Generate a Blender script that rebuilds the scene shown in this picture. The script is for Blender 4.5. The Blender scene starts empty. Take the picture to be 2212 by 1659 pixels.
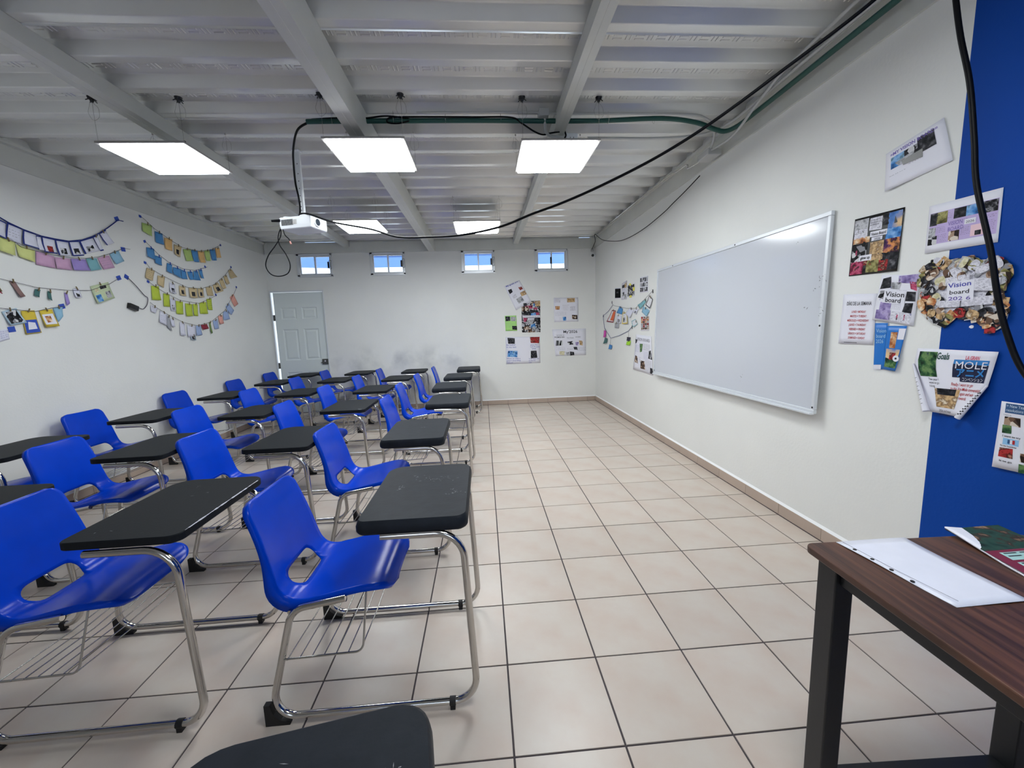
import bpy, bmesh, math, random
from mathutils import Vector, Matrix, Quaternion
S = bpy.context.scene
COL = S.collection
rnd = random.Random(7)

# ---------------------------------------------------------------- camera, world, exposure
T = 0.37                                   # floor tile pitch in metres
XL, XR, YF, YB = -3.670, 2.018, 6.263, -3.60
ZD = 2.945                                 # underside of the steel deck
cam = bpy.data.cameras.new('camera'); camo = bpy.data.objects.new('camera', cam); COL.objects.link(camo)
S.camera = camo
_p, _y, _r = 0.1348, -0.0673, -0.0326
_F = Vector((-math.sin(_y)*math.cos(_p), math.cos(_y)*math.cos(_p), -math.sin(_p)))
_R = Vector((math.cos(_y), math.sin(_y), 0)); _U = _R.cross(_F)
_c, _s = math.cos(_r), math.sin(_r)
_X = _R*_c + _U*_s; _Y = -_R*_s + _U*_c
camo.matrix_world = Matrix(((_X.x, _Y.x, -_F.x, -0.1238*T), (_X.y, _Y.y, -_F.y, -3.1138*T),
                            (_X.z, _Y.z, -_F.z, 3.7256*T), (0, 0, 0, 1)))
cam.sensor_fit = 'HORIZONTAL'; cam.sensor_width = 36.0; cam.lens = 883.18*36.0/2212.0
cam.clip_start = 0.02; cam.clip_end = 100

W = bpy.data.worlds.new('sky'); S.world = W; W.use_nodes = True
_bg = W.node_tree.nodes['Background']; _bg.inputs[0].default_value = (0.86, 0.93, 1.0, 1); _bg.inputs[1].default_value = 4.0
S.view_settings.view_transform = 'Standard'; S.view_settings.look = 'None'
S.view_settings.exposure = -0.02; S.view_settings.gamma = 1.0
try: S.view_settings.use_curve_mapping = False
except Exception: pass
S.cycles.use_denoising = True
S.cycles.max_bounces = 8; S.cycles.diffuse_bounces = 5; S.cycles.glossy_bounces = 4
S.cycles.transmission_bounces = 6; S.cycles.transparent_max_bounces = 8
S.cycles.sample_clamp_indirect = 6.0; S.cycles.caustics_reflective = False; S.cycles.caustics_refractive = False

sun = bpy.data.lights.new('sun', 'SUN'); suno = bpy.data.objects.new('sun', sun); COL.objects.link(suno)
sun.energy = 1.0; sun.angle = 0.03; sun.color = (1, .96, .9)
suno.rotation_euler = (math.radians(35), 0, math.radians(-160))
LAMP = 31.0                                 # radiance of the LED panels

# ---------------------------------------------------------------- helpers
def lin(h):
    h = h.lstrip('#'); o = []
    for k in (0, 2, 4):
        v = int(h[k:k+2], 16)/255.0
        o.append(v/12.92 if v <= .04045 else ((v+.055)/1.055)**2.4)
    return (o[0], o[1], o[2], 1.0)

def mat(name, col, rough=.5, metal=0.0, bump=0.0, bscale=80.0, mottle=0.0, mscale=3.0, objrand=0.0, spec=.5, col2=None, coat=0.0):
    m = bpy.data.materials.new(name); m.use_nodes = True
    nt = m.node_tree; N = nt.nodes; L = nt.links
    b = N['Principled BSDF']
    c = lin(col) if isinstance(col, str) else tuple(col)+((1.0,) if len(col) == 3 else ())
    b.inputs['Base Color'].default_value = c
    b.inputs['Roughness'].default_value = rough; b.inputs['Metallic'].default_value = metal
    b.inputs['Specular IOR Level'].default_value = spec
    if coat: b.inputs['Coat Weight'].default_value = coat; b.inputs['Coat Roughness'].default_value = .08
    tc = None
    if bump or mottle or objrand:
        tc = N.new('ShaderNodeTexCoord')
    sock = None
    if mottle:
        n = N.new('ShaderNodeTexNoise'); n.inputs['Scale'].default_value = mscale; n.inputs['Detail'].default_value = 5
        L.new(tc.outputs['Object'], n.inputs['Vector'])
        mr = N.new('ShaderNodeMapRange'); mr.inputs[1].default_value = .35; mr.inputs[2].default_value = .65
        L.new(n.outputs['Fac'], mr.inputs[0])
        mx = N.new('ShaderNodeMix'); mx.data_type = 'RGBA'
        c2 = lin(col2) if col2 else tuple(v*(1-mottle) for v in c[:3])+(1,)
        mx.inputs[6].default_value = c; mx.inputs[7].default_value = c2
        L.new(mr.outputs[0], mx.inputs[0]); sock = mx.outputs[2]
    if objrand:
        oi = N.new('ShaderNodeObjectInfo'); hs = N.new('ShaderNodeHueSaturation')
        mr = N.new('ShaderNodeMapRange'); mr.inputs[3].default_value = 1-objrand; mr.inputs[4].default_value = 1+objrand
        L.new(oi.outputs['Random'], mr.inputs[0]); L.new(mr.outputs[0], hs.inputs['Value'])
        if sock: L.new(sock, hs.inputs['Color'])
        else: hs.inputs['Color'].default_value = c
        sock = hs.outputs[0]
    if sock: L.new(sock, b.inputs['Base Color'])
    if bump:
        n = N.new('ShaderNodeTexNoise'); n.inputs['Scale'].default_value = bscale; n.inputs['Detail'].default_value = 4
        L.new(tc.outputs['Object'], n.inputs['Vector'])
        bp = N.new('ShaderNodeBump'); bp.inputs['Strength'].default_value = bump; bp.inputs['Distance'].default_value = .004
        L.new(n.outputs['Fac'], bp.inputs['Height']); L.new(bp.outputs[0], b.inputs['Normal'])
    return m

def print_mat(name, cols, scale=30.0, mode='noise', stretch=(1, 1, 1)):
    """printed picture: a procedural patchwork of the picture's colours"""
    m = bpy.data.materials.new(name); m.use_nodes = True
    nt = m.node_tree; N = nt.nodes; L = nt.links; b = N['Principled BSDF']; b.inputs['Roughness'].default_value = .6; b.inputs['Specular IOR Level'].default_value = .15
    tc = N.new('ShaderNodeTexCoord'); oi = N.new('ShaderNodeObjectInfo')
    mp = N.new('ShaderNodeMapping'); mp.inputs['Scale'].default_value = stretch
    ad = N.new('ShaderNodeVectorMath'); ad.operation = 'ADD'
    sc = N.new('ShaderNodeVectorMath'); sc.operation = 'SCALE'; sc.inputs[3].default_value = 1.0
    cb = N.new('ShaderNodeCombineXYZ'); mu = N.new('ShaderNodeMath'); mu.operation = 'MULTIPLY'; mu.inputs[1].default_value = 37.0
    L.new(oi.outputs['Random'], mu.inputs[0]); L.new(mu.outputs[0], cb.inputs[0]); L.new(mu.outputs[0], cb.inputs[2])
    L.new(tc.outputs['Object'], mp.inputs[0]); L.new(mp.outputs[0], ad.inputs[0]); L.new(cb.outputs[0], ad.inputs[1])
    ramp = N.new('ShaderNodeValToRGB'); ramp.color_ramp.interpolation = 'CONSTANT' if mode == 'cells' else 'LINEAR'
    if mode == 'cells':
        t = N.new('ShaderNodeTexVoronoi'); t.inputs['Scale'].default_value = scale
        L.new(ad.outputs[0], t.inputs['Vector'])
        sp = N.new('ShaderNodeSeparateColor'); L.new(t.outputs['Color'], sp.inputs[0]); f = sp.outputs[0]
    else:
        t = N.new('ShaderNodeTexNoise'); t.inputs['Scale'].default_value = scale; t.inputs['Detail'].default_value = 6
        L.new(ad.outputs[0], t.inputs['Vector'])
        mr = N.new('ShaderNodeMapRange'); mr.inputs[1].default_value = .32; mr.inputs[2].default_value = .68
        L.new(t.outputs['Fac'], mr.inputs[0]); f = mr.outputs[0]
    L.new(f, ramp.inputs[0])
    cr = ramp.color_ramp
    while len(cr.elements) < len(cols): cr.elements.new(.5)
    for k, c in enumerate(cols):
        cr.elements[k].position = k/len(cols) if mode == 'cells' else k/(len(cols)-1)
        cr.elements[k].color = lin(c)
    L.new(ramp.outputs[0], b.inputs['Base Color'])
    return m

def emat(name, col, st):
    m = bpy.data.materials.new(name); m.use_nodes = True
    b = m.node_tree.nodes['Principled BSDF']
    b.inputs['Base Color'].default_value = (.8, .8, .8, 1)
    b.inputs['Emission Color'].default_value = tuple(col)+(1,); b.inputs['Emission Strength'].default_value = st
    return m

class MB:
    """collects vertices and faces of one mesh"""
    def __init__(s): s.v = []; s.f = []; s.sm = []
    def add(s, vs, fs, smooth=False):
        o = len(s.v); s.v += [tuple(v) for v in vs]; s.f += [tuple(i+o for i in f) for f in fs]; s.sm += [smooth]*len(fs)
    def box(s, a, b, M=None, bev=0.0):
        x0, y0, z0 = a; x1, y1, z1 = b
        vs = [Vector((x, y, z)) for z in (z0, z1) for y in (y0, y1) for x in (x0, x1)]
        if M: vs = [M @ v for v in vs]
        s.add(vs, [(0, 2, 3, 1), (4, 5, 7, 6), (0, 1, 5, 4), (2, 6, 7, 3), (0, 4, 6, 2), (1, 3, 7, 5)])
        return s
    def frustum(s, a, b, inset, M=None):
        """box whose top (z1) is inset on all sides"""
        x0, y0, z0 = a; x1, y1, z1 = b
        vs = [Vector(q) for q in ((x0, y0, z0), (x1, y0, z0), (x1, y1, z0), (x0, y1, z0),
              (x0+inset, y0+inset, z1), (x1-inset, y0+inset, z1), (x1-inset, y1-inset, z1), (x0+inset, y1-inset, z1))]
        if M: vs = [M @ v for v in vs]
        s.add(vs, [(3, 2, 1, 0), (4, 5, 6, 7), (0, 1, 5, 4), (1, 2, 6, 5), (2, 3, 7, 6), (3, 0, 4, 7)])
        return s
    def tube(s, path, r, seg=10, closed=False, cap=True):
        P = [Vector(p) for p in path]; n = len(P)
        tang = []
        for i in range(n):
            if closed: t = P[(i+1) % n]-P[i-1]
            else: t = P[min(i+1, n-1)]-P[max(i-1, 0)]
            tang.append(t.normalized() if t.length > 1e-9 else Vector((0, 0, 1)))
        u = tang[0].orthogonal().normalized(); rings = []
        for i in range(n):
            if i:
                q = tang[i-1].rotation_difference(tang[i]); u = q @ u
            u = (u-tang[i]*u.dot(tang[i])).normalized(); w = tang[i].cross(u)
            rr = r[i] if isinstance(r, (list, tuple)) else r
            rings.append([P[i]+(u*math.cos(2*math.pi*k/seg)+w*math.sin(2*math.pi*k/seg))*rr for k in range(seg)])
        vs = [v for R in rings for v in R]; fs = []
        for i in range(n if closed else n-1):
            a = i*seg; b = ((i+1) % n)*seg
            for k in range(seg): fs.append((a+k, a+(k+1) % seg, b+(k+1) % seg, b+k))
        s.add(vs, fs, True)
        if cap and not closed:
            s.add(rings[0], [tuple(reversed(range(seg)))]); s.add(rings[-1], [tuple(range(seg))])
        return s
    def cyl(s, a, b, r, seg=12, r2=None):
        return s.tube([a, b], [r, r if r2 is None else r2], seg)
    def prism(s, poly, z0, z1, M=None):
        n = len(poly); vs = [Vector((p[0], p[1], z0)) for p in poly]+[Vector((p[0], p[1], z1)) for p in poly]
        if M: vs = [M @ v for v in vs]
        s.add(vs, [tuple(reversed(range(n))), tuple(range(n, 2*n))]+[(k, (k+1) % n, n+(k+1) % n, n+k) for k in range(n)])
        return s
    def mesh(s, name, m):
        me = bpy.data.meshes.new(name); me.from_pydata(s.v, [], s.f)
        me.polygons.foreach_set('use_smooth', s.sm); me.update()
        for k in (m if isinstance(m, (list, tuple)) else [m]): me.materials.append(k)
        return me
    def obj(s, name, m, parent=None, bevel=0.0):
        o = bpy.data.objects.new(name, s.mesh(name, m)); COL.objects.link(o)
        if parent: o.parent = parent
        if bevel:
            b = o.modifiers.new('bevel', 'BEVEL'); b.width = bevel; b.segments = 2; b.limit_method = 'ANGLE'
        return o

def tag(o, label=None, cat=None, group=None, kind=None):
    if label: o['label'] = label
    if cat: o['category'] = cat
    if group: o['group'] = group
    if kind: o['kind'] = kind
    return o
def thing(name, label, cat, loc=(0, 0, 0), rotz=0.0, group=None, M=None):
    o = bpy.data.objects.new(name, None); COL.objects.link(o); o.empty_display_size = .05
    if M is not None: o.matrix_world = M
    else: o.location = loc; o.rotation_euler = (0, 0, rotz)
    return tag(o, label, cat, group)
def copy_tree(o, parent=None):
    c = o.copy(); COL.objects.link(c)
    if parent: c.parent = parent
    for ch in list(o.children): copy_tree(ch, c)
    return c
def fillet(pts, rad, n=7):
    P = [Vector(p) for p in pts]; out = [P[0]]
    for i in range(1, len(P)-1):
        r = rad[i-1] if isinstance(rad, (list, tuple)) else rad
        a = (P[i-1]-P[i]); b = (P[i+1]-P[i]); la, lb = a.length, b.length; a.normalize(); b.normalize()
        ang = a.angle(b); d = min(r/math.tan(ang/2), la*.48, lb*.48); rr = d*math.tan(ang/2)
        c = P[i]+(a+b).normalized()*(rr/math.sin(ang/2))
        s0 = P[i]+a*d-c; s1 = P[i]+b*d-c
        tot = s0.angle(s1) if s0.length > 1e-9 else 0
        ax = s0.cross(s1)
        for k in range(n+1):
            out.append(c+(Quaternion(ax, tot*k/n) @ s0 if ax.length > 1e-12 else s0))
    out.append(P[-1]); return out
def spline(pts, n=8):
    P = [Vector(p) for p in pts]; out = []
    for i in range(len(P)-1):
        a = P[max(i-1, 0)]; b = P[i]; c = P[i+1]; d = P[min(i+2, len(P)-1)]
        for k in range(n):
            t = k/n; out.append(.5*((2*b)+(c-a)*t+(2*a-5*b+4*c-d)*t*t+(3*b-a-3*c+d)*t**3))
    out.append(P[-1]); return out
def text_mesh(body, size=1.0, bold=0.0, align='CENTER', shear=0.0):
    cu = bpy.data.curves.new('t', 'FONT'); cu.body = body; cu.size = size; cu.align_x = align; cu.offset = bold
    cu.resolution_u = 2; cu.shear = shear
    o = bpy.data.objects.new('t', cu); COL.objects.link(o)
    dg = bpy.context.evaluated_depsgraph_get(); me = bpy.data.meshes.new_from_object(o.evaluated_get(dg))
    v = [x.co.copy() for x in me.vertices]; f = [tuple(p.vertices) for p in me.polygons]
    bpy.data.objects.remove(o); bpy.data.curves.remove(cu); bpy.data.meshes.remove(me)
    return v, f

# ---------------------------------------------------------------- materials
def wall_mat():
    m = mat('wall_paint', '#e8e9e6', .72, bump=.25, bscale=60, mottle=.05, mscale=1.2)
    nt = m.node_tree; N = nt.nodes; L = nt.links; b = N['Principled BSDF']
    src = b.inputs['Base Color'].links[0].from_socket
    g = N.new('ShaderNodeNewGeometry'); sp = N.new('ShaderNodeSeparateXYZ'); L.new(g.outputs['Position'], sp.inputs[0])
    def rng(sock, a, b_, c, d):           # 1 between b_ and c, fading to 0 at a and d
        r1 = N.new('ShaderNodeMapRange'); r1.interpolation_type = 'SMOOTHSTEP'; r1.inputs[1].default_value = a; r1.inputs[2].default_value = b_
        r2 = N.new('ShaderNodeMapRange'); r2.interpolation_type = 'SMOOTHSTEP'; r2.inputs[1].default_value = c; r2.inputs[2].default_value = d
        r2.inputs[3].default_value = 1; r2.inputs[4].default_value = 0
        L.new(sock, r1.inputs[0]); L.new(sock, r2.inputs[0])
        mu = N.new('ShaderNodeMath'); mu.operation = 'MULTIPLY'; L.new(r1.outputs[0], mu.inputs[0]); L.new(r2.outputs[0], mu.inputs[1])
        return mu.outputs[0]
    def mul(a, b_):
        mu = N.new('ShaderNodeMath'); mu.operation = 'MULTIPLY'; L.new(a, mu.inputs[0])
        if isinstance(b_, float): mu.inputs[1].default_value = b_
        else: L.new(b_, mu.inputs[1])
        return mu.outputs[0]
    n = N.new('ShaderNodeTexNoise'); n.inputs['Scale'].default_value = 2.6; n.inputs['Detail'].default_value = 5
    L.new(g.outputs['Position'], n.inputs['Vector'])
    mr = N.new('ShaderNodeMapRange'); mr.inputs[1].default_value = .45; mr.inputs[2].default_value = .7; L.new(n.outputs['Fac'], mr.inputs[0])
    # scuffs rubbed by hands and chair backs, about desk height
    dirt = mul(mul(rng(sp.outputs[2], .55, .85, .9, 1.25), rng(sp.outputs[0], -3.78, -3.3, -.6, .3)), mr.outputs[0])
    mx = N.new('ShaderNodeMix'); mx.data_type = 'RGBA'; mx.inputs[7].default_value = lin('#8f949b')
    L.new(mul(dirt, .45), mx.inputs[0]); L.new(src, mx.inputs[6])
    L.new(mx.outputs[2], b.inputs['Base Color'])
    return m
M_wall = wall_mat()
M_blue = mat('blue_wall_paint', '#03429c', .6, spec=.15, bump=.2, bscale=60, mottle=.08, mscale=2)
M_tile = mat('floor_tile', '#cbc1b6', .34, bump=.05, bscale=30, mottle=.06, mscale=5, objrand=.035, col2='#c6b5a8')
M_grout = mat('grout', '#4c4446', .85, mottle=.3, mscale=4)
M_base = mat('skirting_tile', '#b8a698', .45, objrand=.04, mottle=.06, mscale=6)
M_lip = mat('plaster_lip', '#f0f1f2', .7)
M_deck = mat('galvanised_deck', '#eaebe8', .19, metal=.30, bump=.03, bscale=14, mottle=.10, mscale=1.5)
M_beam = mat('grey_beam_paint', '#cfd1cc', .34, metal=.0, bump=.15, bscale=25, mottle=.06, mscale=4)
M_white = mat('white_enamel', '#e9ecef', .35)
M_alu = mat('white_aluminium', '#dfe3e8', .32, metal=.2)
M_chrome = mat('chrome', '#c9c6c2', .12, metal=1.0)
M_wire = mat('bright_wire', '#b9b7b4', .2, metal=1.0)
M_blueplastic = mat('blue_plastic', '#0040c8', .22, bump=.03, bscale=180, mottle=.08, mscale=9, spec=.14)
M_vinyl = mat('black_vinyl', '#24282f', .5, spec=.10, bump=.12, bscale=60, mottle=.2, mscale=20)
M_board = mat('black_board', '#1a1d21', .55, spec=.12, bump=.1, bscale=120)
M_scuff = mat('chalky_scuff', '#8f9296', .8)
M_rubber = mat('black_rubber', '#0c0c0e', .6)
M_cable = mat('black_cable', '#05060b', .5, spec=.15)
M_green = mat('green_conduit', '#154a42', .5)
M_pvc = mat('grey_conduit', '#b5b7b6', .4)
M_dark = mat('dark_metal', '#15171b', .45, bump=.05)
M_door = mat('door_paint', '#dce4e4', .45, bump=.08, bscale=40)
M_lock = mat('lock_metal', '#5b5d5a', .4, metal=.6)
M_paper = mat('white_paper', '#e6e6f0', .7)
M_ink = mat('black_ink', '#202028', .6)
M_inkblue = mat('blue_ink', '#3a3ea6', .6)
M_inkred = mat('red_ink', '#b01822', .6)
M_inkviolet = mat('violet_ink', '#6a58a8', .6)
M_inkgrey = mat('pencil', '#8b8b96', .7)
M_diff = emat('led_diffuser', (.93, .98, 1.0), LAMP)
M_lampframe = mat('lamp_frame', '#b9b6b3', .4, metal=.3)
M_black = mat('black', '#08080a', .35)
M_tape = mat('blue_tape', '#1b46b0', .5)
M_peg = mat('clothespin_wood', '#7d6c4c', .7)
M_string = mat('string', '#4a4350', .8)
M_stringblue = mat('dark_blue_yarn', '#1c2c78', .9)

def glass_mat():
    m = bpy.data.materials.new('window_glass'); m.use_nodes = True; nt = m.node_tree; N = nt.nodes; L = nt.links
    b = N['Principled BSDF']; b.inputs['Roughness'].default_value = 0.0; b.inputs['IOR'].default_value = 1.45
    tr = N.new('ShaderNodeBsdfTransparent'); tr.inputs[0].default_value = (.93, .96, 1, 1)
    gl = N.new('ShaderNodeBsdfGlossy'); gl.inputs['Roughness'].default_value = .02
    fr = N.new('ShaderNodeFresnel'); fr.inputs[0].default_value = 1.45
    mx = N.new('ShaderNodeMixShader'); L.new(fr.outputs[0], mx.inputs[0]); L.new(tr.outputs[0], mx.inputs[1]); L.new(gl.outputs[0], mx.inputs[2])
    L.new(mx.outputs[0], N['Material Output'].inputs[0]); return m
M_glass = glass_mat()
def wood_mat():
    m = bpy.data.materials.new('walnut_laminate'); m.use_nodes = True; nt = m.node_tree; N = nt.nodes; L = nt.links
    b = N['Principled BSDF']; b.inputs['Roughness'].default_value = .38
    tc = N.new('ShaderNodeTexCoord'); mp = N.new('ShaderNodeMapping'); mp.inputs['Scale'].default_value = (26, 1.2, 1)
    L.new(tc.outputs['Object'], mp.inputs[0])
    n = N.new('ShaderNodeTexNoise'); n.inputs['Scale'].default_value = 2.2; n.inputs['Detail'].default_value = 8; n.inputs['Distortion'].default_value = .6
    L.new(mp.outputs[0], n.inputs['Vector'])
    r = N.new('ShaderNodeValToRGB'); r.color_ramp.elements[0].position = .3; r.color_ramp.elements[0].color = lin('#2a1a16')
    r.color_ramp.elements[1].position = .72; r.color_ramp.elements[1].color = lin('#6a4533')
    L.new(n.outputs['Fac'], r.inputs[0]); L.new(r.outputs[0], b.inputs['Base Color']); return m
M_wood = wood_mat()
def board_mat():
    m = mat('whiteboard_enamel', '#ccd0d8', .13, spec=.55, bump=.012, bscale=1.5)
    nt = m.node_tree; N = nt.nodes; L = nt.links; b = N['Principled BSDF']
    tc = N.new('ShaderNodeTexCoord'); n = N.new('ShaderNodeTexNoise'); n.inputs['Scale'].default_value = 5; n.inputs['Detail'].default_value = 4
    L.new(tc.outputs['Object'], n.inputs['Vector'])
    sp = N.new('ShaderNodeSeparateXYZ'); L.new(tc.outputs['Object'], sp.inputs[0])
    r1 = N.new('ShaderNodeMapRange'); r1.inputs[1].default_value = .65; r1.inputs[2].default_value = 1.0; L.new(sp.outputs[1], r1.inputs[0])
    mr = N.new('ShaderNodeMapRange'); mr.inputs[1].default_value = .48; mr.inputs[2].default_value = .72; L.new(n.outputs['Fac'], mr.inputs[0])
    mu = N.new('ShaderNodeMath'); mu.operation = 'MULTIPLY'; L.new(r1.outputs[0], mu.inputs[0]); L.new(mr.outputs[0], mu.inputs[1])
    m2 = N.new('ShaderNodeMath'); m2.operation = 'MULTIPLY'; m2.inputs[1].default_value = .55; L.new(mu.outputs[0], m2.inputs[0])
    mx = N.new('ShaderNodeMix'); mx.data_type = 'RGBA'; mx.inputs[6].default_value = lin('#ccd0d8'); mx.inputs[7].default_value = lin('#8d939c')
    L.new(m2.outputs[0], mx.inputs[0]); L.new(mx.outputs[2], b.inputs['Base Color']); return m
M_wb = board_mat()

# ---------------------------------------------------------------- room shell
WT = .15
floor = MB().box((XL-WT, YB-WT, -.12), (XR+WT, YF+WT, -.003)).obj('floor', M_grout); tag(floor, kind='structure')
def tile_mesh(w, d, h0=-.01, h1=0.0, g=.0025, m=M_tile):
    b = MB(); b.frustum((g, g, h0), (w-g, d-g, h1), .0012); return b.mesh('tile', m)
full = tile_mesh(T, T); cache = {}
def tile_piece(w, d):
    k = (round(w, 3), round(d, 3))
    if k == (T, T): return full
    if k not in cache: cache[k] = tile_mesh(w, d)
    return cache[k]
xs = [XL]+[T*i for i in range(-9, 6)]+[XR]
rows = [T*j for j in range(-1, 17)]+[YF]
for j in range(len(rows)-1):
    for i in range(len(xs)-1):
        o = bpy.data.objects.new('tile', tile_piece(xs[i+1]-xs[i], rows[j+1]-rows[j])); COL.objects.link(o)
        o.parent = floor; o.location = (xs[i], rows[j], rnd.uniform(-.0006, .0004))
b = MB(); yy = -T
while yy > YB+.01:
    y0 = max(YB, yy-T)
    for i in range(len(xs)-1): b.frustum((xs[i]+.0025, y0+.0025, -.01), (xs[i+1]-.0025, yy-.0025, 0), .0012)
    yy -= T
tag(b.obj('tiles_behind_camera', M_tile, floor), kind='stuff')

ZW = 2.90
w_right = MB().box((XR, .566, 0), (XR+WT, YF+WT, 3.05)).obj('wall_right', M_wall); tag(w_right, kind='structure')
pb = MB().box((XR, YB-WT, 0), (XR+WT, .566, 3.05)); 
tag(pb.obj('painted_section', M_blue, w_right), label='cobalt blue painted end of the wall')
w_left = MB().box((XL-WT, YB-WT, 0), (XL, YF+WT, 3.05)).obj('wall_left', M_wall); tag(w_left, kind='structure')
WIN = [(-3.145, -2.565), (-1.924, -1.335), (-.364, .218), (.928, 1.513)]
WZ0, WZ1 = 2.37, 2.745
DX0, DX1, DZ = -3.650, -2.762, 2.145
b = MB()
b.box((XL, YF, 0), (DX0, YF+WT, DZ)); b.box((DX1, YF, 0), (XR, YF+WT, DZ)); b.box((XL, YF, DZ), (XR, YF+WT, WZ0))
xe = XL
for a, c in WIN: b.box((xe, YF, WZ0), (a, YF+WT, WZ1)); xe = c
b.box((xe, YF, WZ0), (XR, YF+WT, WZ1)); b.box((XL, YF, WZ1), (XR, YF+WT, ZW))
w_far = b.obj('wall_far', M_wall); tag(w_far, kind='structure')
# unseen wall behind the camera, with two windows added to let daylight in
b = MB(); bw = [(-1.4, -.35), (.55, 1.6)]
b.box((XL, YB-WT, 0), (XR, YB, .90)); b.box((XL, YB-WT, 2.60), (XR, YB, 3.05)); xe = XL
for a, c in bw: b.box((xe, YB-WT, .90), (a, YB, 2.60)); xe = c
b.box((xe, YB-WT, .90), (XR, YB, 2.60))
w_back = b.obj('wall_back', M_wall); tag(w_back, kind='structure')
for k, (a, c) in enumerate(bw):
    f = MB(); f.box((a, YB-.08, .90), (c, YB-.03, .94)); f.box((a, YB-.08, 2.56), (c, YB-.03, 2.60)); f.box((a, YB-.08, 1.95), (c, YB-.03, 1.98))
    for xx in (a, (a+c)/2-.02, c-.04): f.box((xx, YB-.08, .90), (xx+.04, YB-.03, 2.60))
    w = f.obj('window_%d' % (5+k), M_alu); tag(w, kind='structure')
    p = MB().box((a, YB-.06, .94), (c, YB-.055, 2.56)).obj('pane', M_glass, w)

# ---------------------------------------------------------------- skirting
def skirting(name, a, b_, axis, at, sgn, cuts):
    """axis 'x': runs along x at wall y=at; sgn: direction of the room"""
    th = .011; h = .082
    s = MB()
    if axis == 'x': s.box((a, min(at, at+sgn*(th+.004)), 0), (b_, max(at, at+sgn*(th+.004)), .004))
    else: s.box((min(at, at+sgn*(th+.004)), a, 0), (max(at, at+sgn*(th+.004)), b_, .004))
    if axis == 'x': s.box((a, min(at, at+sgn*.006), 0), (b_, max(at, at+sgn*.006), h))
    else: s.box((min(at, at+sgn*.006), a, 0), (max(at, at+sgn*.006), b_, h))
    root = s.obj(name, M_grout); tag(root, kind='structure')
    c = sorted([a]+[v for v in cuts if a+.02 < v < b_-.02]+[b_])
    for k in range(len(c)-1):
        m = MB(); lo, hi = c[k]+.0015, c[k+1]-.0015
        if axis == 'x': m.box((lo, min(at, at+sgn*th), .0015), (hi, max(at, at+sgn*th), h))
        else: m.box((min(at, at+sgn*th), lo, .0015), (max(at, at+sgn*th), hi, h))
        m.obj('tile', M_base, root)
    l = MB(); zz = h
    if axis == 'x': l.add([(a, at, zz+.016), (b_, at, zz+.016), (b_, at+sgn*(th+.001), zz), (a, at+sgn*(th+.001), zz), (a, at, zz-.002), (b_, at, zz-.002)], [(0, 1, 2, 3), (3, 2, 5, 4)])
    else: l.add([(at, a, zz+.016), (at, b_, zz+.016), (at+sgn*(th+.001), b_, zz), (at+sgn*(th+.001), a, zz), (at, a, zz-.002), (at, b_, zz-.002)], [(0, 1, 2, 3), (3, 2, 5, 4)])
    tag(l.obj('plaster_lip', M_lip, root), label='thin white ridge of plaster above the tiles')
skirting('baseboard_far', DX1+.02, XR-.013, 'x', YF, -1, [T*i for i in range(-10, 6)])
skirting('baseboard_right', YB, YF-.013, 'y', XR, -1, [T*j for j in range(-10, 18)])
skirting('baseboard_left', YB, YF-.05, 'y', XL, 1, [T*j+.11 for j in range(-10, 18)])

# ---------------------------------------------------------------- steel deck ceiling
ceil = MB().box((XL-WT, YB-WT, ZD+.085), (XR+WT, YF+.0, ZD+.20)).obj('ceiling', M_grout); tag(ceil, kind='structure')
PIT = .305; HR = .062
def deck_sheet(y0, n, name='deck_sheet'):
    """n ribs from y0 (start of a trough plate just after a flange)"""
    b = MB(); pr = []
    y = y0
    for k in range(n):
        pr += [(y, ZD), (y+.035, ZD+HR), (y+.205, ZD+HR), (y+.240, ZD)]
        pr += [(y+.247, ZD-.002), (y+.298, ZD-.002)]
        y += PIT
    pr += [(y, ZD), (y+.004, ZD-.010)]
    vs = []; fs = []
    P2 = fillet([(0, yy, zz) for yy, zz in pr], .010, 4)
    for p in P2: vs += [(XL, p[1], p[2]), (XR, p[1], p[2])]
    for k in range(len(P2)-1): fs.append((2*k, 2*k+1, 2*k+3, 2*k+2))
    for k in range(0): pass
    b.add(vs, fs, True)
    # pressed marks in the trough plates: three dashes along, two dashes across
    for k in range(n):
        yc = y0+k*PIT+.120; x = XL+.06+rnd.uniform(0, .05)
        while x < XR-.12:
            for q in (-.026, 0, .026):
                dash(b, x, x+.056, yc+q-.008, yc+q+.008)
            for q in (.080, .104):
                dash(b, x+q-.006, x+q+.006, yc-.034, yc+.034)
            x += .1285
    return b.obj(name, M_deck, ceil)
def dash(b, x0, x1, y0, y1):
    z0 = ZD+HR; z1 = z0-.0035; i = .004
    b.add([(x0, y0, z0-.0002), (x1, y0, z0-.0002), (x1, y1, z0-.0002), (x0, y1, z0-.0002),
           (x0+i, y0+i, z1), (x1-i, y0+i, z1), (x1-i, y1-i, z1), (x0+i, y1-i, z1)],
          [(4, 5, 6, 7), (0, 1, 5, 4), (1, 2, 6, 5), (2, 3, 7, 6), (3, 0, 4, 7)])
y = 1.24-PIT*3*5
while y < YF-.05:
    n = 3
    while y+n*PIT > YF+.02: n -= 1
    if n < 1: break
    if y+n*PIT > YB: deck_sheet(y, n)
    y += n*PIT
if y < YF:  # closing strip up to the end beam
    MB().add([(XL, y, ZD-.002), (XR, y, ZD-.002), (XR, YF-.06, ZD-.002), (XL, YF-.06, ZD-.002)], [(0, 1, 2, 3)]) if False else None
    m = MB(); m.add([(XL, y-.01, ZD+.004), (XR, y-.01, ZD+.004), (XR, YF-.012, ZD+.004), (XL, YF-.012, ZD+.004)], [(0, 1, 2, 3)]); m.obj('closing_strip', M_deck, ceil)

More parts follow.
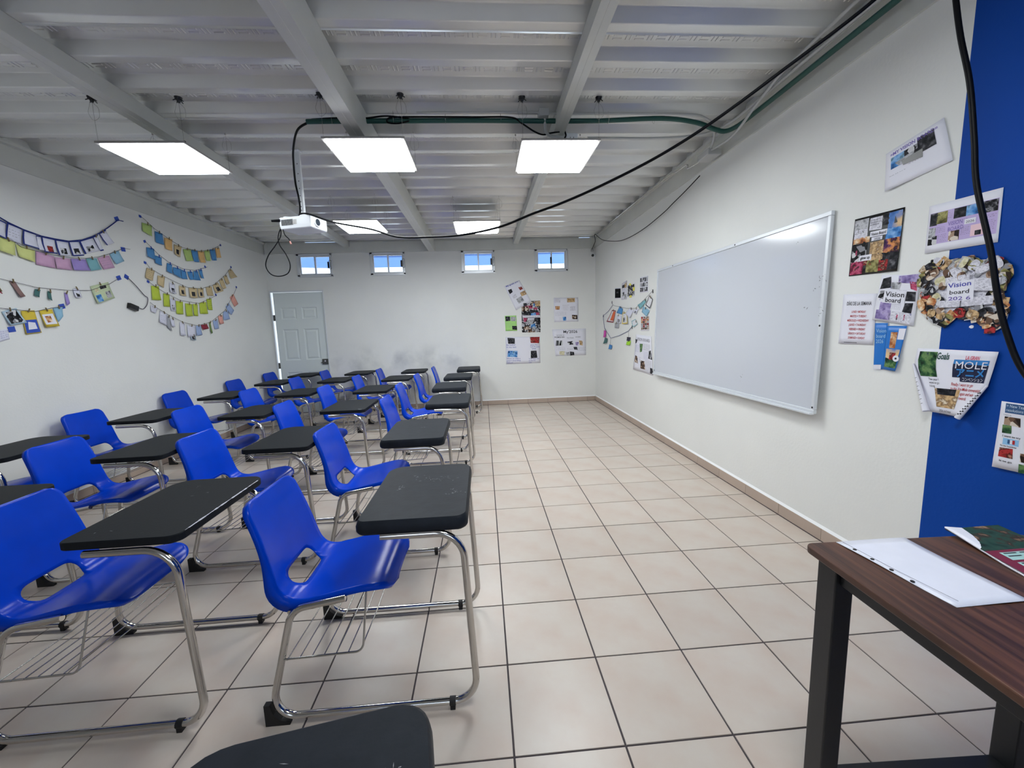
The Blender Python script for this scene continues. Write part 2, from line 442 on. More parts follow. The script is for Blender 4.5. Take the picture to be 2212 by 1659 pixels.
# beams
def cbeam(name, x0, x1, z0, lip=True):
    b = MB(); b.box((x0, YB, z0), (x1, YF-.02, ZD-.004))
    if lip: xm = (x0+x1)/2; b.box((xm-.0015, YB, z0-.0015), (xm+.0015, YF-.02, z0+.002))
    return tag(b.obj(name, M_beam, ceil, bevel=.006))
cbeam('roof_beam', -.915, -.812, 2.748)
cbeam('roof_beam', -2.345, -2.242, 2.845)
cbeam('roof_beam', .555, .642, 2.845)
# edge beams: channel sections along the walls
def edge_beam(pts_fn, a, b_):
    # section: web against the wall, short lips top and bottom
    sec = [(0, 2.748), (.016, 2.748), (.016, 2.905), (.050, 2.908), (.050, 2.935), (.044, 2.935), (.044, 2.915), (0, 2.912)]
    m = MB(); n = len(sec)
    m.add([pts_fn(d, z, a) for d, z in sec]+[pts_fn(d, z, b_) for d, z in sec],
          [(k, (k+1) % n, n+(k+1) % n, n+k) for k in range(n)]+[tuple(range(n)), tuple(range(n, 2*n))])
    return m.obj('edge_beam', M_beam, ceil)
edge_beam(lambda d, z, t: (XR-d, t, z), YB, YF-.0)
edge_beam(lambda d, z, t: (XL+d, t, z), YB, YF-.0)
# far end beam: daylight shows through two slits above it
b = MB(); b.box((XL, YF-.030, WZ1+.003), (XR, YF+WT, 2.925))
b.obj('edge_beam', M_beam, ceil, bevel=.003)
b = MB(); xe = XL
for a, c in ((-2.98, -2.36), (1.72, 1.92)): b.box((xe, YF-.012, 2.925), (a, YF+.02, 3.03)); xe = c
b.box((xe, YF-.012, 2.925), (XR, YF+.02, 3.03))
for a, c in ((-2.98, -2.36), (1.72, 1.92)): b.box((a, YF-.012, 2.938), (c, YF+.02, 3.03))
b.obj('flashing', M_beam, ceil)
for xx in (-.86, .598): MB().box((xx-.03, YF-.034, 2.752), (xx+.03, YF-.028, 2.845)).obj('beam_cleat', M_beam, ceil)
for xx in (XL+.06, XR-.06): MB().box((xx-.025, YF-.045, 2.75), (xx+.025, YF-.030, 2.925)).obj('corner_plate', M_beam, ceil)

# ---------------------------------------------------------------- windows and door of the far wall
for k, (a, c) in enumerate(WIN):
    f = MB(); y0, y1 = YF-.018, YF+.055; t = .030
    f.box((a, y0, WZ0), (a+t+.012, y1, WZ1)); f.box((c-t, y0, WZ0), (c, y1, WZ1))
    f.box((a, y0, WZ0), (c, y1, WZ0+t)); f.box((a, y0, WZ1-t), (c, y1, WZ1))
    w = f.obj('window_%d' % (k+1), M_alu, bevel=.003); tag(w, kind='structure')
    sill = MB().box((a-.006, YF-.024, WZ0-.01), (c+.006, YF-.001, WZ0)).obj('sill', M_alu, w)
    mid = (a+c)/2+.006
    for q, (s0, s1, yy) in enumerate(((a+t+.008, mid+.012, YF+.012), (mid-.012, c-t+.004, YF+.030))):
        st = .024; s = MB()
        s.box((s0, yy-.010, WZ0+t-.004), (s0+st, yy+.010, WZ1-t+.004)); s.box((s1-st, yy-.010, WZ0+t-.004), (s1, yy+.010, WZ1-t+.004))
        s.box((s0+st, yy-.010, WZ0+t-.004), (s1-st, yy+.010, WZ0+t+.020)); s.box((s0+st, yy-.010, WZ1-t-.020), (s1-st, yy+.010, WZ1-t+.004))
        so = s.obj('sash', M_alu, w)
        MB().box((s0+st-.003, yy-.002, WZ0+t+.015), (s1-st+.003, yy+.002, WZ1-t-.015)).obj('pane', M_glass, so)
    lx = (c-.062) if k < 3 else mid-.012
    l = MB(); l.box((lx-.012, YF-.014, 2.50), (lx+.014, YF+.004, 2.61)); l.obj('latch', M_black, w)
    l = MB()
    for (x0, x1, z0, z1) in ((lx+.018, lx+.060, 2.485, 2.490), (lx+.018, lx+.060, 2.625, 2.630), (lx+.018, lx+.022, 2.485, 2.63), (lx+.056, lx+.060, 2.485, 2.63), (lx+.036, lx+.040, 2.52, 2.60)):
        l.box((x0, YF-.028, z0), (x1, YF-.020, z1))
    if k < 3: l.obj('latch_guard', M_lock, w)
# door
d = MB(); yd0, yd1 = YF+.020, YF+.050; gx0, gx1 = DX0+.040, DX1-.012; gz = DZ-.030
pan = []
pw = .255
for (z0, z1) in ((1.66, 1.86), (.95, 1.49), (.20, .74)):
    for xc in (gx0+.235, gx1-.255): pan.append((xc-pw/2, xc+pw/2, z0, z1))
# slab built as a frame around recessed panels
xcs = sorted({gx0, gx1}|{p[0] for p in pan}|{p[1] for p in pan}); zcs = sorted({.012, gz}|{p[2] for p in pan}|{p[3] for p in pan})
for i in range(len(xcs)-1):
    for j in range(len(zcs)-1):
        xm, zm = (xcs[i]+xcs[i+1])/2, (zcs[j]+zcs[j+1])/2
        if any(p[0] < xm < p[1] and p[2] < zm < p[3] for p in pan): continue
        d.box((xcs[i], yd0, zcs[j]), (xcs[i+1], yd1, zcs[j+1]))
door = d.obj('door_1', M_door); tag(door, kind='structure')
for (x0, x1, z0, z1) in pan:
    p = MB(); Mx = Matrix(((1, 0, 0, 0), (0, 0, -1, 0), (0, 1, 0, 0), (0, 0, 0, 1)))
    # moulded border sloping in, raised centre field
    def ring(o, y): return [(x0+o, y, z0+o), (x1-o, y, z0+o), (x1-o, y, z1-o), (x0+o, y, z1-o)]
    rs = [ring(0, yd0), ring(.014, yd0+.011), ring(.028, yd0+.011), ring(.046, yd0+.003)]
    vs = [v for r in rs for v in r]; fs = [(4*k+q, 4*k+(q+1) % 4, 4*k+4+(q+1) % 4, 4*k+4+q) for k in range(3) for q in range(4)]+[(12, 13, 14, 15)]
    p.add(vs, fs); p.obj('door_panel', M_door, door)
j = MB(); j.box((DX0-.004, YF-.012, 0), (DX0+.014, YF+.08, DZ)); j.box((DX1-.010, YF-.012, 0), (DX1+.006, YF+.08, DZ)); j.box((DX0, YF-.014, DZ-.026), (DX1, YF+.08, DZ))
j.obj('door_frame', M_alu, door)
for z in (1.69, .86, .25):
    MB().box((DX0+.010, yd0-.004, z-.05), (gx0+.004, yd0+.010, z+.05)).obj('hinge', M_lock, door)
lk = MB(); lk.box((gx1-.105, yd0-.030, .862), (gx1+.004, yd0, .955)); lk.box((gx1-.135, yd0-.020, .885), (gx1-.105, yd0-.010, .897))
lo = lk.obj('door_lock', M_lock, door, bevel=.004)
MB().cyl((gx1-.05, yd0-.036, .92), (gx1-.05, yd0-.028, .92), .014).obj('lock_cylinder', M_chrome, lo)

# ---------------------------------------------------------------- outside seen through the windows
M_outblue = mat('blue_facade', '#5c7fb8', .6, mottle=.06, mscale=1)
M_outwhite = mat('white_facade', '#ffffff', .8)
M_outdark = mat('facade_groove', '#33507e', .7)
o = thing('neighbouring_building', 'pale blue facade with a white parapet beyond the small far windows', 'building', (0, 0, 0))
MB().box((-2.72, 9.0, 2.90), (6.5, 9.3, 4.6)).obj('blue_wall', M_outblue, o)
MB().box((-7.5, 8.95, 0), (6.5, 9.3, 2.90)).obj('white_parapet', M_outwhite, o)
MB().add([(-4.5, 7.2, 2.7), (-2.72, 9.0, 2.93), (-2.72, 9.0, 4.6), (-4.5, 7.2, 4.6), (-4.6, 7.3, 2.7), (-2.8, 9.1, 2.93), (-2.8, 9.1, 4.6), (-4.6, 7.3, 4.6)],
         [(0, 1, 2, 3), (7, 6, 5, 4), (3, 2, 6, 7), (0, 4, 5, 1)]) if False else None
m = MB(); m.add([(-4.5, 7.2, 2.72), (-2.72, 9.0, 2.90), (-2.72, 9.0, 4.6), (-4.5, 7.2, 4.6), (-4.6, 7.3, 2.72), (-2.8, 9.1, 2.90), (-2.8, 9.1, 4.6), (-4.6, 7.3, 4.6)],
         [(0, 1, 2, 3), (7, 6, 5, 4), (3, 2, 6, 7), (0, 4, 5, 1)]); m.obj('side_wall', M_outblue, o)
MB().box((-2.6, 8.985, 3.15), (6.5, 8.999, 3.175)).obj('groove', M_outdark, o)
g = MB().box((-12, YF+WT+.02, -.2), (12, 14, -.05)).obj('paved_yard', mat('yard_concrete', '#d8d6d0', .9)); tag(g, kind='structure')

# ---------------------------------------------------------------- measured outlines on the walls: (u, z) in metres, u = y on the left wall, -y on the right wall, x on the far wall
LEFT_GARLANDS = {
'A':dict(s=[(2.249,2.373),(2.36,2.338),(2.41,2.315),(2.511,2.286),(2.639,2.265),(2.752,2.265),(2.873,2.271),(2.997,2.307),(3.11,2.362),(3.19,2.412),(3.29,2.484),(3.42,2.588),(3.482,2.592)],
  c=[('white',(2.312,2.333),(2.395,2.307),(2.366,2.184),(2.281,2.216)),('white',(2.406,2.309),(2.503,2.289),(2.472,2.166),(2.371,2.189)),('white',(2.513,2.282),(2.602,2.27),(2.59,2.152),(2.48,2.167)),('white',(2.602,2.259),(2.636,2.259),(2.63,2.145),(2.591,2.146)),('white_red',(2.645,2.261),(2.747,2.259),(2.737,2.141),(2.633,2.137)),('white_pic',(2.753,2.258),(2.863,2.263),(2.856,2.142),(2.755,2.13)),('white_pic',(2.871,2.268),(2.965,2.289),(2.987,2.17),(2.88,2.146)),('white_pic',(2.973,2.291),(3.11,2.354),(3.157,2.241),(3.007,2.184)),('white',(3.115,2.358),(3.169,2.388),(3.196,2.255),(3.161,2.241)),('white',(3.189,2.406),(3.264,2.455),(3.32,2.346),(3.237,2.307))]),
'B':dict(s=[(2.254,2.235),(2.338,2.21),(2.412,2.189),(2.47,2.143),(2.571,2.135),(2.717,2.123),(2.858,2.127),(3.014,2.148),(3.124,2.178),(3.256,2.228),(3.37,2.282),(3.445,2.319),(3.516,2.321)],
  c=[('yellow',(2.333,2.194),(2.438,2.17),(2.409,2.065),(2.307,2.086)),('yellow',(2.439,2.159),(2.574,2.138),(2.548,2.038),(2.438,2.065)),('pink',(2.58,2.134),(2.721,2.114),(2.71,2.013),(2.56,2.023)),('pink',(2.724,2.11),(2.859,2.118),(2.857,2.018),(2.717,2.014)),('purple',(2.865,2.12),(3.004,2.136),(3.02,2.037),(2.862,2.019)),('teal',(3.011,2.146),(3.119,2.166),(3.135,2.065),(3.026,2.036)),('pink',(3.13,2.171),(3.258,2.217),(3.296,2.105),(3.168,2.068)),('lightblue',(3.267,2.23),(3.375,2.285),(3.415,2.187),(3.308,2.138))]),
'C':dict(s=[(2.182,1.897),(2.281,1.876),(2.537,1.836),(2.807,1.838),(2.995,1.855),(3.209,1.937),(3.333,2.008)],
  c=[('red',(2.257,1.791),(2.272,1.793),(2.271,1.767),(2.259,1.761)),('brown',(2.343,1.866),(2.383,1.868),(2.43,1.757),(2.391,1.745)),('tealdark',(2.519,1.823),(2.561,1.82),(2.534,1.756),(2.499,1.772)),('tealdark',(2.615,1.815),(2.643,1.813),(2.627,1.734),(2.602,1.752)),('purple',(2.754,1.815),(2.78,1.815),(2.784,1.724),(2.749,1.702)),('white_pic',(2.837,1.856),(2.894,1.865),(2.893,1.783),(2.835,1.777)),('palegreen_pic',(3.006,1.894),(3.201,1.955),(3.234,1.804),(3.035,1.735))]),
'D':dict(s=[(2.171,1.669),(2.243,1.656),(2.359,1.648),(2.485,1.64),(2.619,1.675),(2.74,1.697)],
  c=[('mono_pic',(2.252,1.63),(2.356,1.662),(2.402,1.549),(2.284,1.525)),('yellow_blue',(2.385,1.641),(2.484,1.65),(2.502,1.47),(2.386,1.457)),('yellow_pink',(2.52,1.651),(2.625,1.666),(2.648,1.524),(2.537,1.513)),('lightblue',(2.636,1.676),(2.717,1.69),(2.693,1.609),(2.649,1.558))]),
'E':dict(s=[(3.727,2.702),(3.777,2.678),(3.894,2.614),(4.089,2.547),(4.305,2.489),(4.6,2.502),(4.844,2.562),(5.079,2.674)],
  c=[('green',(3.729,2.642),(3.864,2.644),(3.832,2.518),(3.711,2.547)),('blue',(3.895,2.589),(4.005,2.588),(3.995,2.46),(3.879,2.465)),('orange',(4.029,2.548),(4.151,2.554),(4.115,2.413),(4.008,2.419)),('tan_pic',(4.166,2.503),(4.293,2.494),(4.228,2.361),(4.147,2.385)),('green',(4.308,2.472),(4.445,2.495),(4.456,2.356),(4.331,2.333)),('blue',(4.455,2.489),(4.571,2.501),(4.557,2.355),(4.469,2.348)),('orange',(4.579,2.498),(4.697,2.515),(4.689,2.368),(4.592,2.36)),('green',(4.707,2.529),(4.814,2.548),(4.811,2.413),(4.718,2.398)),('blue',(4.824,2.566),(4.936,2.587),(4.939,2.439),(4.842,2.423)),('orange',(4.947,2.604),(5.04,2.625),(5.048,2.496),(4.957,2.478))]),
'F':dict(s=[(3.733,2.445),(3.892,2.34),(4.036,2.273),(4.255,2.231),(4.462,2.239),(4.601,2.281),(4.724,2.321)],
  c=[('blue',(3.743,2.388),(3.849,2.389),(3.834,2.266),(3.724,2.286)),('blue',(3.847,2.319),(3.943,2.31),(3.917,2.215),(3.822,2.233)),('blue',(4.014,2.263),(4.088,2.254),(4.059,2.143),(3.981,2.165)),('blue',(4.098,2.229),(4.223,2.226),(4.198,2.106),(4.078,2.145)),('blue',(4.23,2.22),(4.31,2.204),(4.309,2.112),(4.208,2.107)),('blue',(4.332,2.209),(4.425,2.219),(4.414,2.12),(4.349,2.109)),('blue',(4.444,2.229),(4.528,2.241),(4.55,2.125),(4.429,2.119)),('blue',(4.546,2.262),(4.614,2.267),(4.614,2.155),(4.565,2.157))]),
'G':dict(s=[(3.701,2.214),(3.744,2.164),(3.899,2.109),(4.087,2.058),(4.292,2.011),(4.55,2.022),(4.825,2.103),(5.088,2.261),(5.268,2.401)],
  c=[('tan_text',(3.706,2.165),(3.81,2.142),(3.747,2.026),(3.657,2.053)),('tan',(3.844,2.099),(3.95,2.096),(3.904,1.968),(3.816,1.996)),('white_pic',(4.007,2.04),(4.088,2.031),(4.075,1.914),(3.985,1.927)),('tan_pic',(4.156,2.018),(4.259,2.015),(4.237,1.9),(4.14,1.906)),('tan_pic',(4.317,2.01),(4.471,2.018),(4.434,1.893),(4.306,1.891)),('tan_pic',(4.484,2.017),(4.593,2.027),(4.566,1.911),(4.466,1.903)),('tan_text',(4.643,2.046),(4.767,2.073),(4.766,1.949),(4.657,1.94)),('tan_pic',(4.795,2.092),(4.909,2.14),(4.998,2.033),(4.823,1.985)),('tan',(4.946,2.171),(5.034,2.209),(5.069,2.08),(4.995,2.056)),('tan',(5.059,2.238),(5.134,2.267),(5.172,2.156),(5.09,2.128)),('tan_text',(5.181,2.335),(5.272,2.368),(5.367,2.271),(5.215,2.227))]),
'H':dict(s=[(3.703,2.015),(3.743,1.988),(3.898,1.919),(4.14,1.844),(4.468,1.829),(4.688,1.902),(4.847,1.964)],
  c=[('lime',(3.729,1.974),(3.838,1.979),(3.828,1.822),(3.708,1.82)),('lime',(3.889,1.905),(3.98,1.9),(3.953,1.757),(3.865,1.759)),('white_pic',(3.98,1.853),(4.063,1.852),(4.036,1.714),(3.962,1.71)),('lime',(4.069,1.835),(4.183,1.828),(4.154,1.677),(4.045,1.68)),('lime',(4.22,1.814),(4.34,1.81),(4.313,1.661),(4.2,1.657)),('lime',(4.354,1.815),(4.44,1.816),(4.415,1.664),(4.34,1.669)),('lime',(4.477,1.837),(4.61,1.856),(4.609,1.701),(4.465,1.695)),('lime_text',(4.627,1.897),(4.729,1.908),(4.708,1.754),(4.627,1.755))]),
'I':dict(s=[(3.674,1.792),(3.76,1.734),(3.919,1.662),(4.129,1.585),(4.368,1.545),(4.65,1.594),(4.987,1.764),(5.263,2.031),(5.347,2.128)],
  c=[('white',(3.681,1.761),(3.773,1.728),(3.73,1.674),(3.668,1.691)),('white',(3.803,1.707),(3.899,1.664),(3.858,1.54),(3.758,1.578)),('grey',(3.901,1.648),(3.927,1.642),(3.931,1.473),(3.864,1.527)),('white',(3.943,1.629),(3.998,1.61),(3.982,1.528),(3.932,1.534)),('white',(4.078,1.584),(4.163,1.571),(4.134,1.422),(4.056,1.424)),('white',(4.199,1.55),(4.342,1.537),(4.323,1.42),(4.18,1.4)),('paleblue',(4.354,1.542),(4.442,1.546),(4.44,1.426),(4.34,1.419)),('red',(4.45,1.553),(4.571,1.57),(4.578,1.508),(4.465,1.493)),('greendark',(4.618,1.59),(4.646,1.591),(4.655,1.454),(4.616,1.439)),('paleblue',(4.698,1.611),(4.802,1.637),(4.802,1.509),(4.713,1.501)),('salmon',(4.823,1.677),(4.917,1.696),(4.907,1.582),(4.826,1.565)),('paleblue',(4.946,1.738),(5.067,1.776),(5.053,1.643),(4.923,1.623)),('paleblue',(5.015,1.814),(5.101,1.877),(5.183,1.773),(5.101,1.702)),('salmon',(5.145,1.955),(5.241,2.013),(5.32,1.874),(5.223,1.825)),('mono_pic',(4.239,1.418),(4.329,1.417),(4.318,1.361),(4.225,1.371))]),
}
PHONE=[(3.388, 1.76), (3.498, 1.732), (3.471, 1.689), (3.374, 1.72)]
PHONE_CORD=[(3.43, 2.025), (3.517, 1.952), (3.606, 1.862), (3.647, 1.835), (3.626, 1.764), (3.57, 1.714), (3.519, 1.721), (3.493, 1.73)]
LOWSHEET=[(2.167, 1.486), (2.272, 1.499), (2.274, 1.423), (2.15, 1.387)]
LTAPES=[(3.419, 2.599), (3.44, 2.307), (3.334, 2.01), (3.428, 2.031), (2.716, 1.694), (2.3, 1.497), (3.722, 2.704), (5.081, 2.671), (3.735, 2.446), (4.69, 2.319), (3.698, 2.216), (5.267, 2.399), (3.7, 2.015), (4.839, 1.966), (5.342, 2.12)]
RIGHT_GARLANDS = {
'J':dict(s=[(-5.296,1.736),(-5.231,1.693),(-5.085,1.668),(-4.62,1.61),(-4.272,1.593),(-4.015,1.674),(-3.826,1.734),(-3.733,1.766)],
  c=[('red_frame',(-5.275,1.618),(-5.091,1.6),(-5.199,1.418),(-5.532,1.442)),('blue',(-4.917,1.658),(-4.784,1.608),(-4.815,1.533),(-5.055,1.564)),('white_pic',(-5.047,1.528),(-4.848,1.515),(-4.864,1.402),(-5.047,1.416)),('yellow_frame',(-4.783,1.553),(-4.625,1.558),(-4.531,1.397),(-4.781,1.39)),('white',(-4.476,1.618),(-4.36,1.567),(-4.473,1.469),(-4.665,1.538)),('white_pic',(-4.278,1.593),(-4.183,1.579),(-4.249,1.512),(-4.346,1.546)),('teal',(-3.935,1.692),(-3.922,1.659),(-4.093,1.574),(-4.172,1.632)),('purple_frame',(-3.82,1.729),(-3.721,1.672),(-3.78,1.563),(-3.921,1.617)),('lightblue',(-4.018,1.608),(-3.814,1.542),(-3.893,1.472),(-4.054,1.534)),('teal_frame',(-4.274,1.453),(-4.192,1.382),(-4.327,1.343),(-4.4,1.426)),('grey',(-5.144,1.412),(-4.949,1.403),(-4.948,1.335),(-5.125,1.336))]),
'K':dict(s=[(-5.231,1.693),(-5.464,1.605),(-5.758,1.542),(-5.673,1.338),(-5.345,1.175),(-4.907,1.223),(-4.524,1.292),(-4.413,1.344)],
  c=[('magenta',(-5.723,1.3),(-5.595,1.288),(-5.595,1.188),(-5.733,1.179)),('tealdark',(-5.672,1.174),(-5.52,1.165),(-5.533,1.09),(-5.716,1.071)),('bluetag',(-5.431,1.069),(-5.282,1.062),(-5.293,1.001),(-5.431,0.995)),('limetag',(-4.612,1.141),(-4.453,1.156),(-4.466,1.093),(-4.618,1.093)),('darkcap',(-4.604,1.206),(-4.453,1.203),(-4.491,1.15),(-4.588,1.153))]),
}
Q_far_goals=[(0.375, 2.122), (0.646, 2.23), (0.849, 1.846), (0.569, 1.701)]
Q_far_collage=[(0.669, 1.857), (1.008, 1.855), (1.002, 1.298), (0.666, 1.303)]
Q_far_green=[(0.363, 1.607), (0.569, 1.608), (0.579, 1.335), (0.37, 1.337)]
Q_far_fourphoto=[(0.364, 1.232), (0.987, 1.218), (0.989, 0.738), (0.358, 0.737)]
Q_far_faint=[(1.251, 1.901), (1.703, 1.896), (1.703, 1.466), (1.256, 1.47)]
Q_far_my2026=[(1.214, 1.339), (1.834, 1.335), (1.837, 0.851), (1.27, 0.856)]
Q_r_black=[(-5.157, 1.944), (-4.879, 1.923), (-4.877, 1.766), (-5.156, 1.783)]
Q_r_strip=[(-4.837, 1.977), (-4.625, 1.998), (-4.621, 1.737), (-4.824, 1.742)]
Q_r_yellowtape=[(-4.6, 1.938), (-4.329, 1.932), (-4.325, 1.76), (-4.597, 1.758)]
Q_r_grid=[(-4.144, 1.98), (-3.882, 1.968), (-3.876, 1.775), (-4.139, 1.783)]
Q_r_brown=[(-4.095, 1.478), (-3.832, 1.475), (-3.827, 1.298), (-4.09, 1.293)]
Q_r_vision=[(-4.256, 1.247), (-3.758, 1.228), (-3.69, 0.75), (-4.329, 0.772)]
Q_n_my=[(-0.896, 2.185), (-0.64, 2.234), (-0.587, 2.038), (-0.879, 2.001)]
Q_n_dark=[(-1.046, 1.909), (-0.778, 1.899), (-0.786, 1.6), (-1.06, 1.607)]
Q_n_purple=[(-0.666, 1.869), (-0.397, 1.865), (-0.394, 1.657), (-0.665, 1.66)]
Q_n_dias=[(-1.083, 1.509), (-0.88, 1.498), (-0.881, 1.23), (-1.092, 1.232)]
Q_n_vision=[(-0.863, 1.59), (-0.672, 1.567), (-0.683, 1.327), (-0.89, 1.365)]
Q_n_goals=[(-0.65, 1.224), (-0.342, 1.223), (-0.372, 0.946), (-0.644, 0.926)]
Q_n_newyear=[(-0.315, 1.028), (-0.146, 1.028), (-0.118, 0.765), (-0.315, 0.757)]
Q_n_strip1=[(-0.878, 1.345), (-0.809, 1.344), (-0.816, 1.107), (-0.856, 1.103)]
Q_n_strip2=[(-0.812, 1.33), (-0.713, 1.329), (-0.741, 1.105), (-0.816, 1.109)]
CLOUD=[(-0.692, 1.541), (-0.679, 1.598), (-0.623, 1.616), (-0.627, 1.63), (-0.589, 1.624), (-0.548, 1.604), (-0.518, 1.612), (-0.494, 1.608), (-0.459, 1.611), (-0.437, 1.59), (-0.409, 1.592), (-0.386, 1.603), (-0.368, 1.596), (-0.333, 1.558), (-0.329, 1.535), (-0.34, 1.519), (-0.342, 1.499), (-0.351, 1.477), (-0.344, 1.424), (-0.324, 1.402), (-0.323, 1.363), (-0.326, 1.343), (-0.342, 1.31), (-0.365, 1.299), (-0.396, 1.325), (-0.45, 1.354), (-0.478, 1.366), (-0.51, 1.367), (-0.537, 1.349), (-0.568, 1.324), (-0.611, 1.353), (-0.628, 1.365), (-0.668, 1.416), (-0.663, 1.46), (-0.668, 1.49), (-0.662, 1.523)]
CLOUDC=(-0.485, 1.478)
CABLE_RIGHT=[(0.403, 2.612), (0.386, 2.509), (0.357, 2.369), (0.311, 2.19), (0.278, 1.992), (0.254, 1.828), (0.19, 1.594), (0.154, 1.434), (0.116, 1.308), (0.059, 1.181), (-0.05, 1.05)]
CAMCABLE=[(5.963, 2.922), (5.512, 2.736), (4.983, 2.606), (4.495, 2.548), (3.929, 2.542), (3.409, 2.58), (3.188, 2.613), (2.941, 2.649), (2.656, 2.7)]
GE=[(-0.65, 1.224), (-0.342, 1.223), (-0.361, 1.084), (-0.432, 0.933), (-0.565, 0.937), (-0.659, 1.149)]

# ---------------------------------------------------------------- ceiling lights
def ceiling_lamp(x0, x1, y0, y1, z, label, group, wires=True, near=True, dm=None):
    o = thing('ceiling_light', label, 'light', ((x0+x1)/2, (y0+y1)/2, z), 0, group)
    a, c = (x1-x0)/2, (y1-y0)/2; f = MB(); t = .016
    f.box((-a, -c, 0), (-a+t, c, .012)); f.box((a-t, -c, 0), (a, c, .012)); f.box((-a+t, -c, 0), (a-t, -c+t, .012)); f.box((-a+t, c-t, 0), (a-t, c, .012))
    f.box((-a, -c, .010), (a, c, .014))
    fr = f.obj('frame', M_lampframe, o)
    MB().frustum((-a+t, -c+t, .008), (a-t, c-t, -.012), .004).obj('diffuser', dm or M_diff, o)  # shaped to drop below the frame so glowing sides brighten the upper walls
    if wires:
        for sx, sy in ((-1, -1), (1, -1), (-1, 1), (1, 1)):
            w = MB(); px, py = sx*(a-.01), sy*(c-.02)
            w.tube([(px, py, .012), (px+.002, py-.003, (ZD-z)*.5), (px, py, ZD-z-.01)], .0011, 5)
            w.tube(fillet([(px, py, ZD-z-.03), (px+.03, py+.005, ZD-z-.06), (px+.035, py, ZD-z-.12), (px-.01, py, ZD-z-.15), (px-.035, py, ZD-z-.09), (px-.01, py, ZD-z-.02)], .03, 4), .0010, 5)
            wo = w.obj('suspension_wire', M_wire, o)
            if not near or sy > 0:
                MB().cyl((px, py, ZD-z-.012), (px, py, ZD-z+.002), .006, 8).obj('ceiling_eyelet', M_lampframe, wo); continue
            h = MB(); h.cyl((px, py, ZD-z-.012), (px, py, ZD-z+.002), .020, 10, .024); h.cyl((px, py, ZD-z-.03), (px, py, ZD-z-.010), .008, 8, .014)
            for q in range(5):
                an = q*1.257; h.cyl((px+.015*math.cos(an), py+.015*math.sin(an), ZD-z-.012), (px+.03*math.cos(an), py+.03*math.sin(an), ZD-z-.022), .003, 5)
            h.obj('ceiling_hook', M_dark, wo)
            MB().box((px-.010, py-.006, .012), (px+.010, py+.006, .020)).obj('wire_clip', M_dark, wo)
    return o
GL = 'square LED panels hung from the deck'
ceiling_lamp(-2.512, -1.958, 1.877, 2.412, 2.660, 'lit square LED panel nearest the left wall, smudged diffuser', GL, dm=emat('led_diffuser_aged', (.90, .96, 1.0), LAMP*.5))
ceiling_lamp(-1.055, -.515, 1.816, 2.386, 2.660, 'lit square LED panel hung under the deep middle beam', GL)
ceiling_lamp(.279, .834, 1.849, 2.431, 2.660, 'lit square LED panel below the slim right beam beside a socket', GL)
ceiling_lamp(-1.705, -1.195, 3.822, 4.420, 2.655, 'lit square LED panel in the far row, behind the projector', GL, near=False)
ceiling_lamp(-.341, .225, 3.940, 4.550, 2.655, 'lit square LED panel in the far row, between the two beams', GL, near=False)
for k, x in enumerate((.3,)):
    ceiling_lamp(x, x+.56, -.75, -.17, 2.66, 'lit square LED panel above the teacher end of the room', 'LED panels out of view above the camera', False)

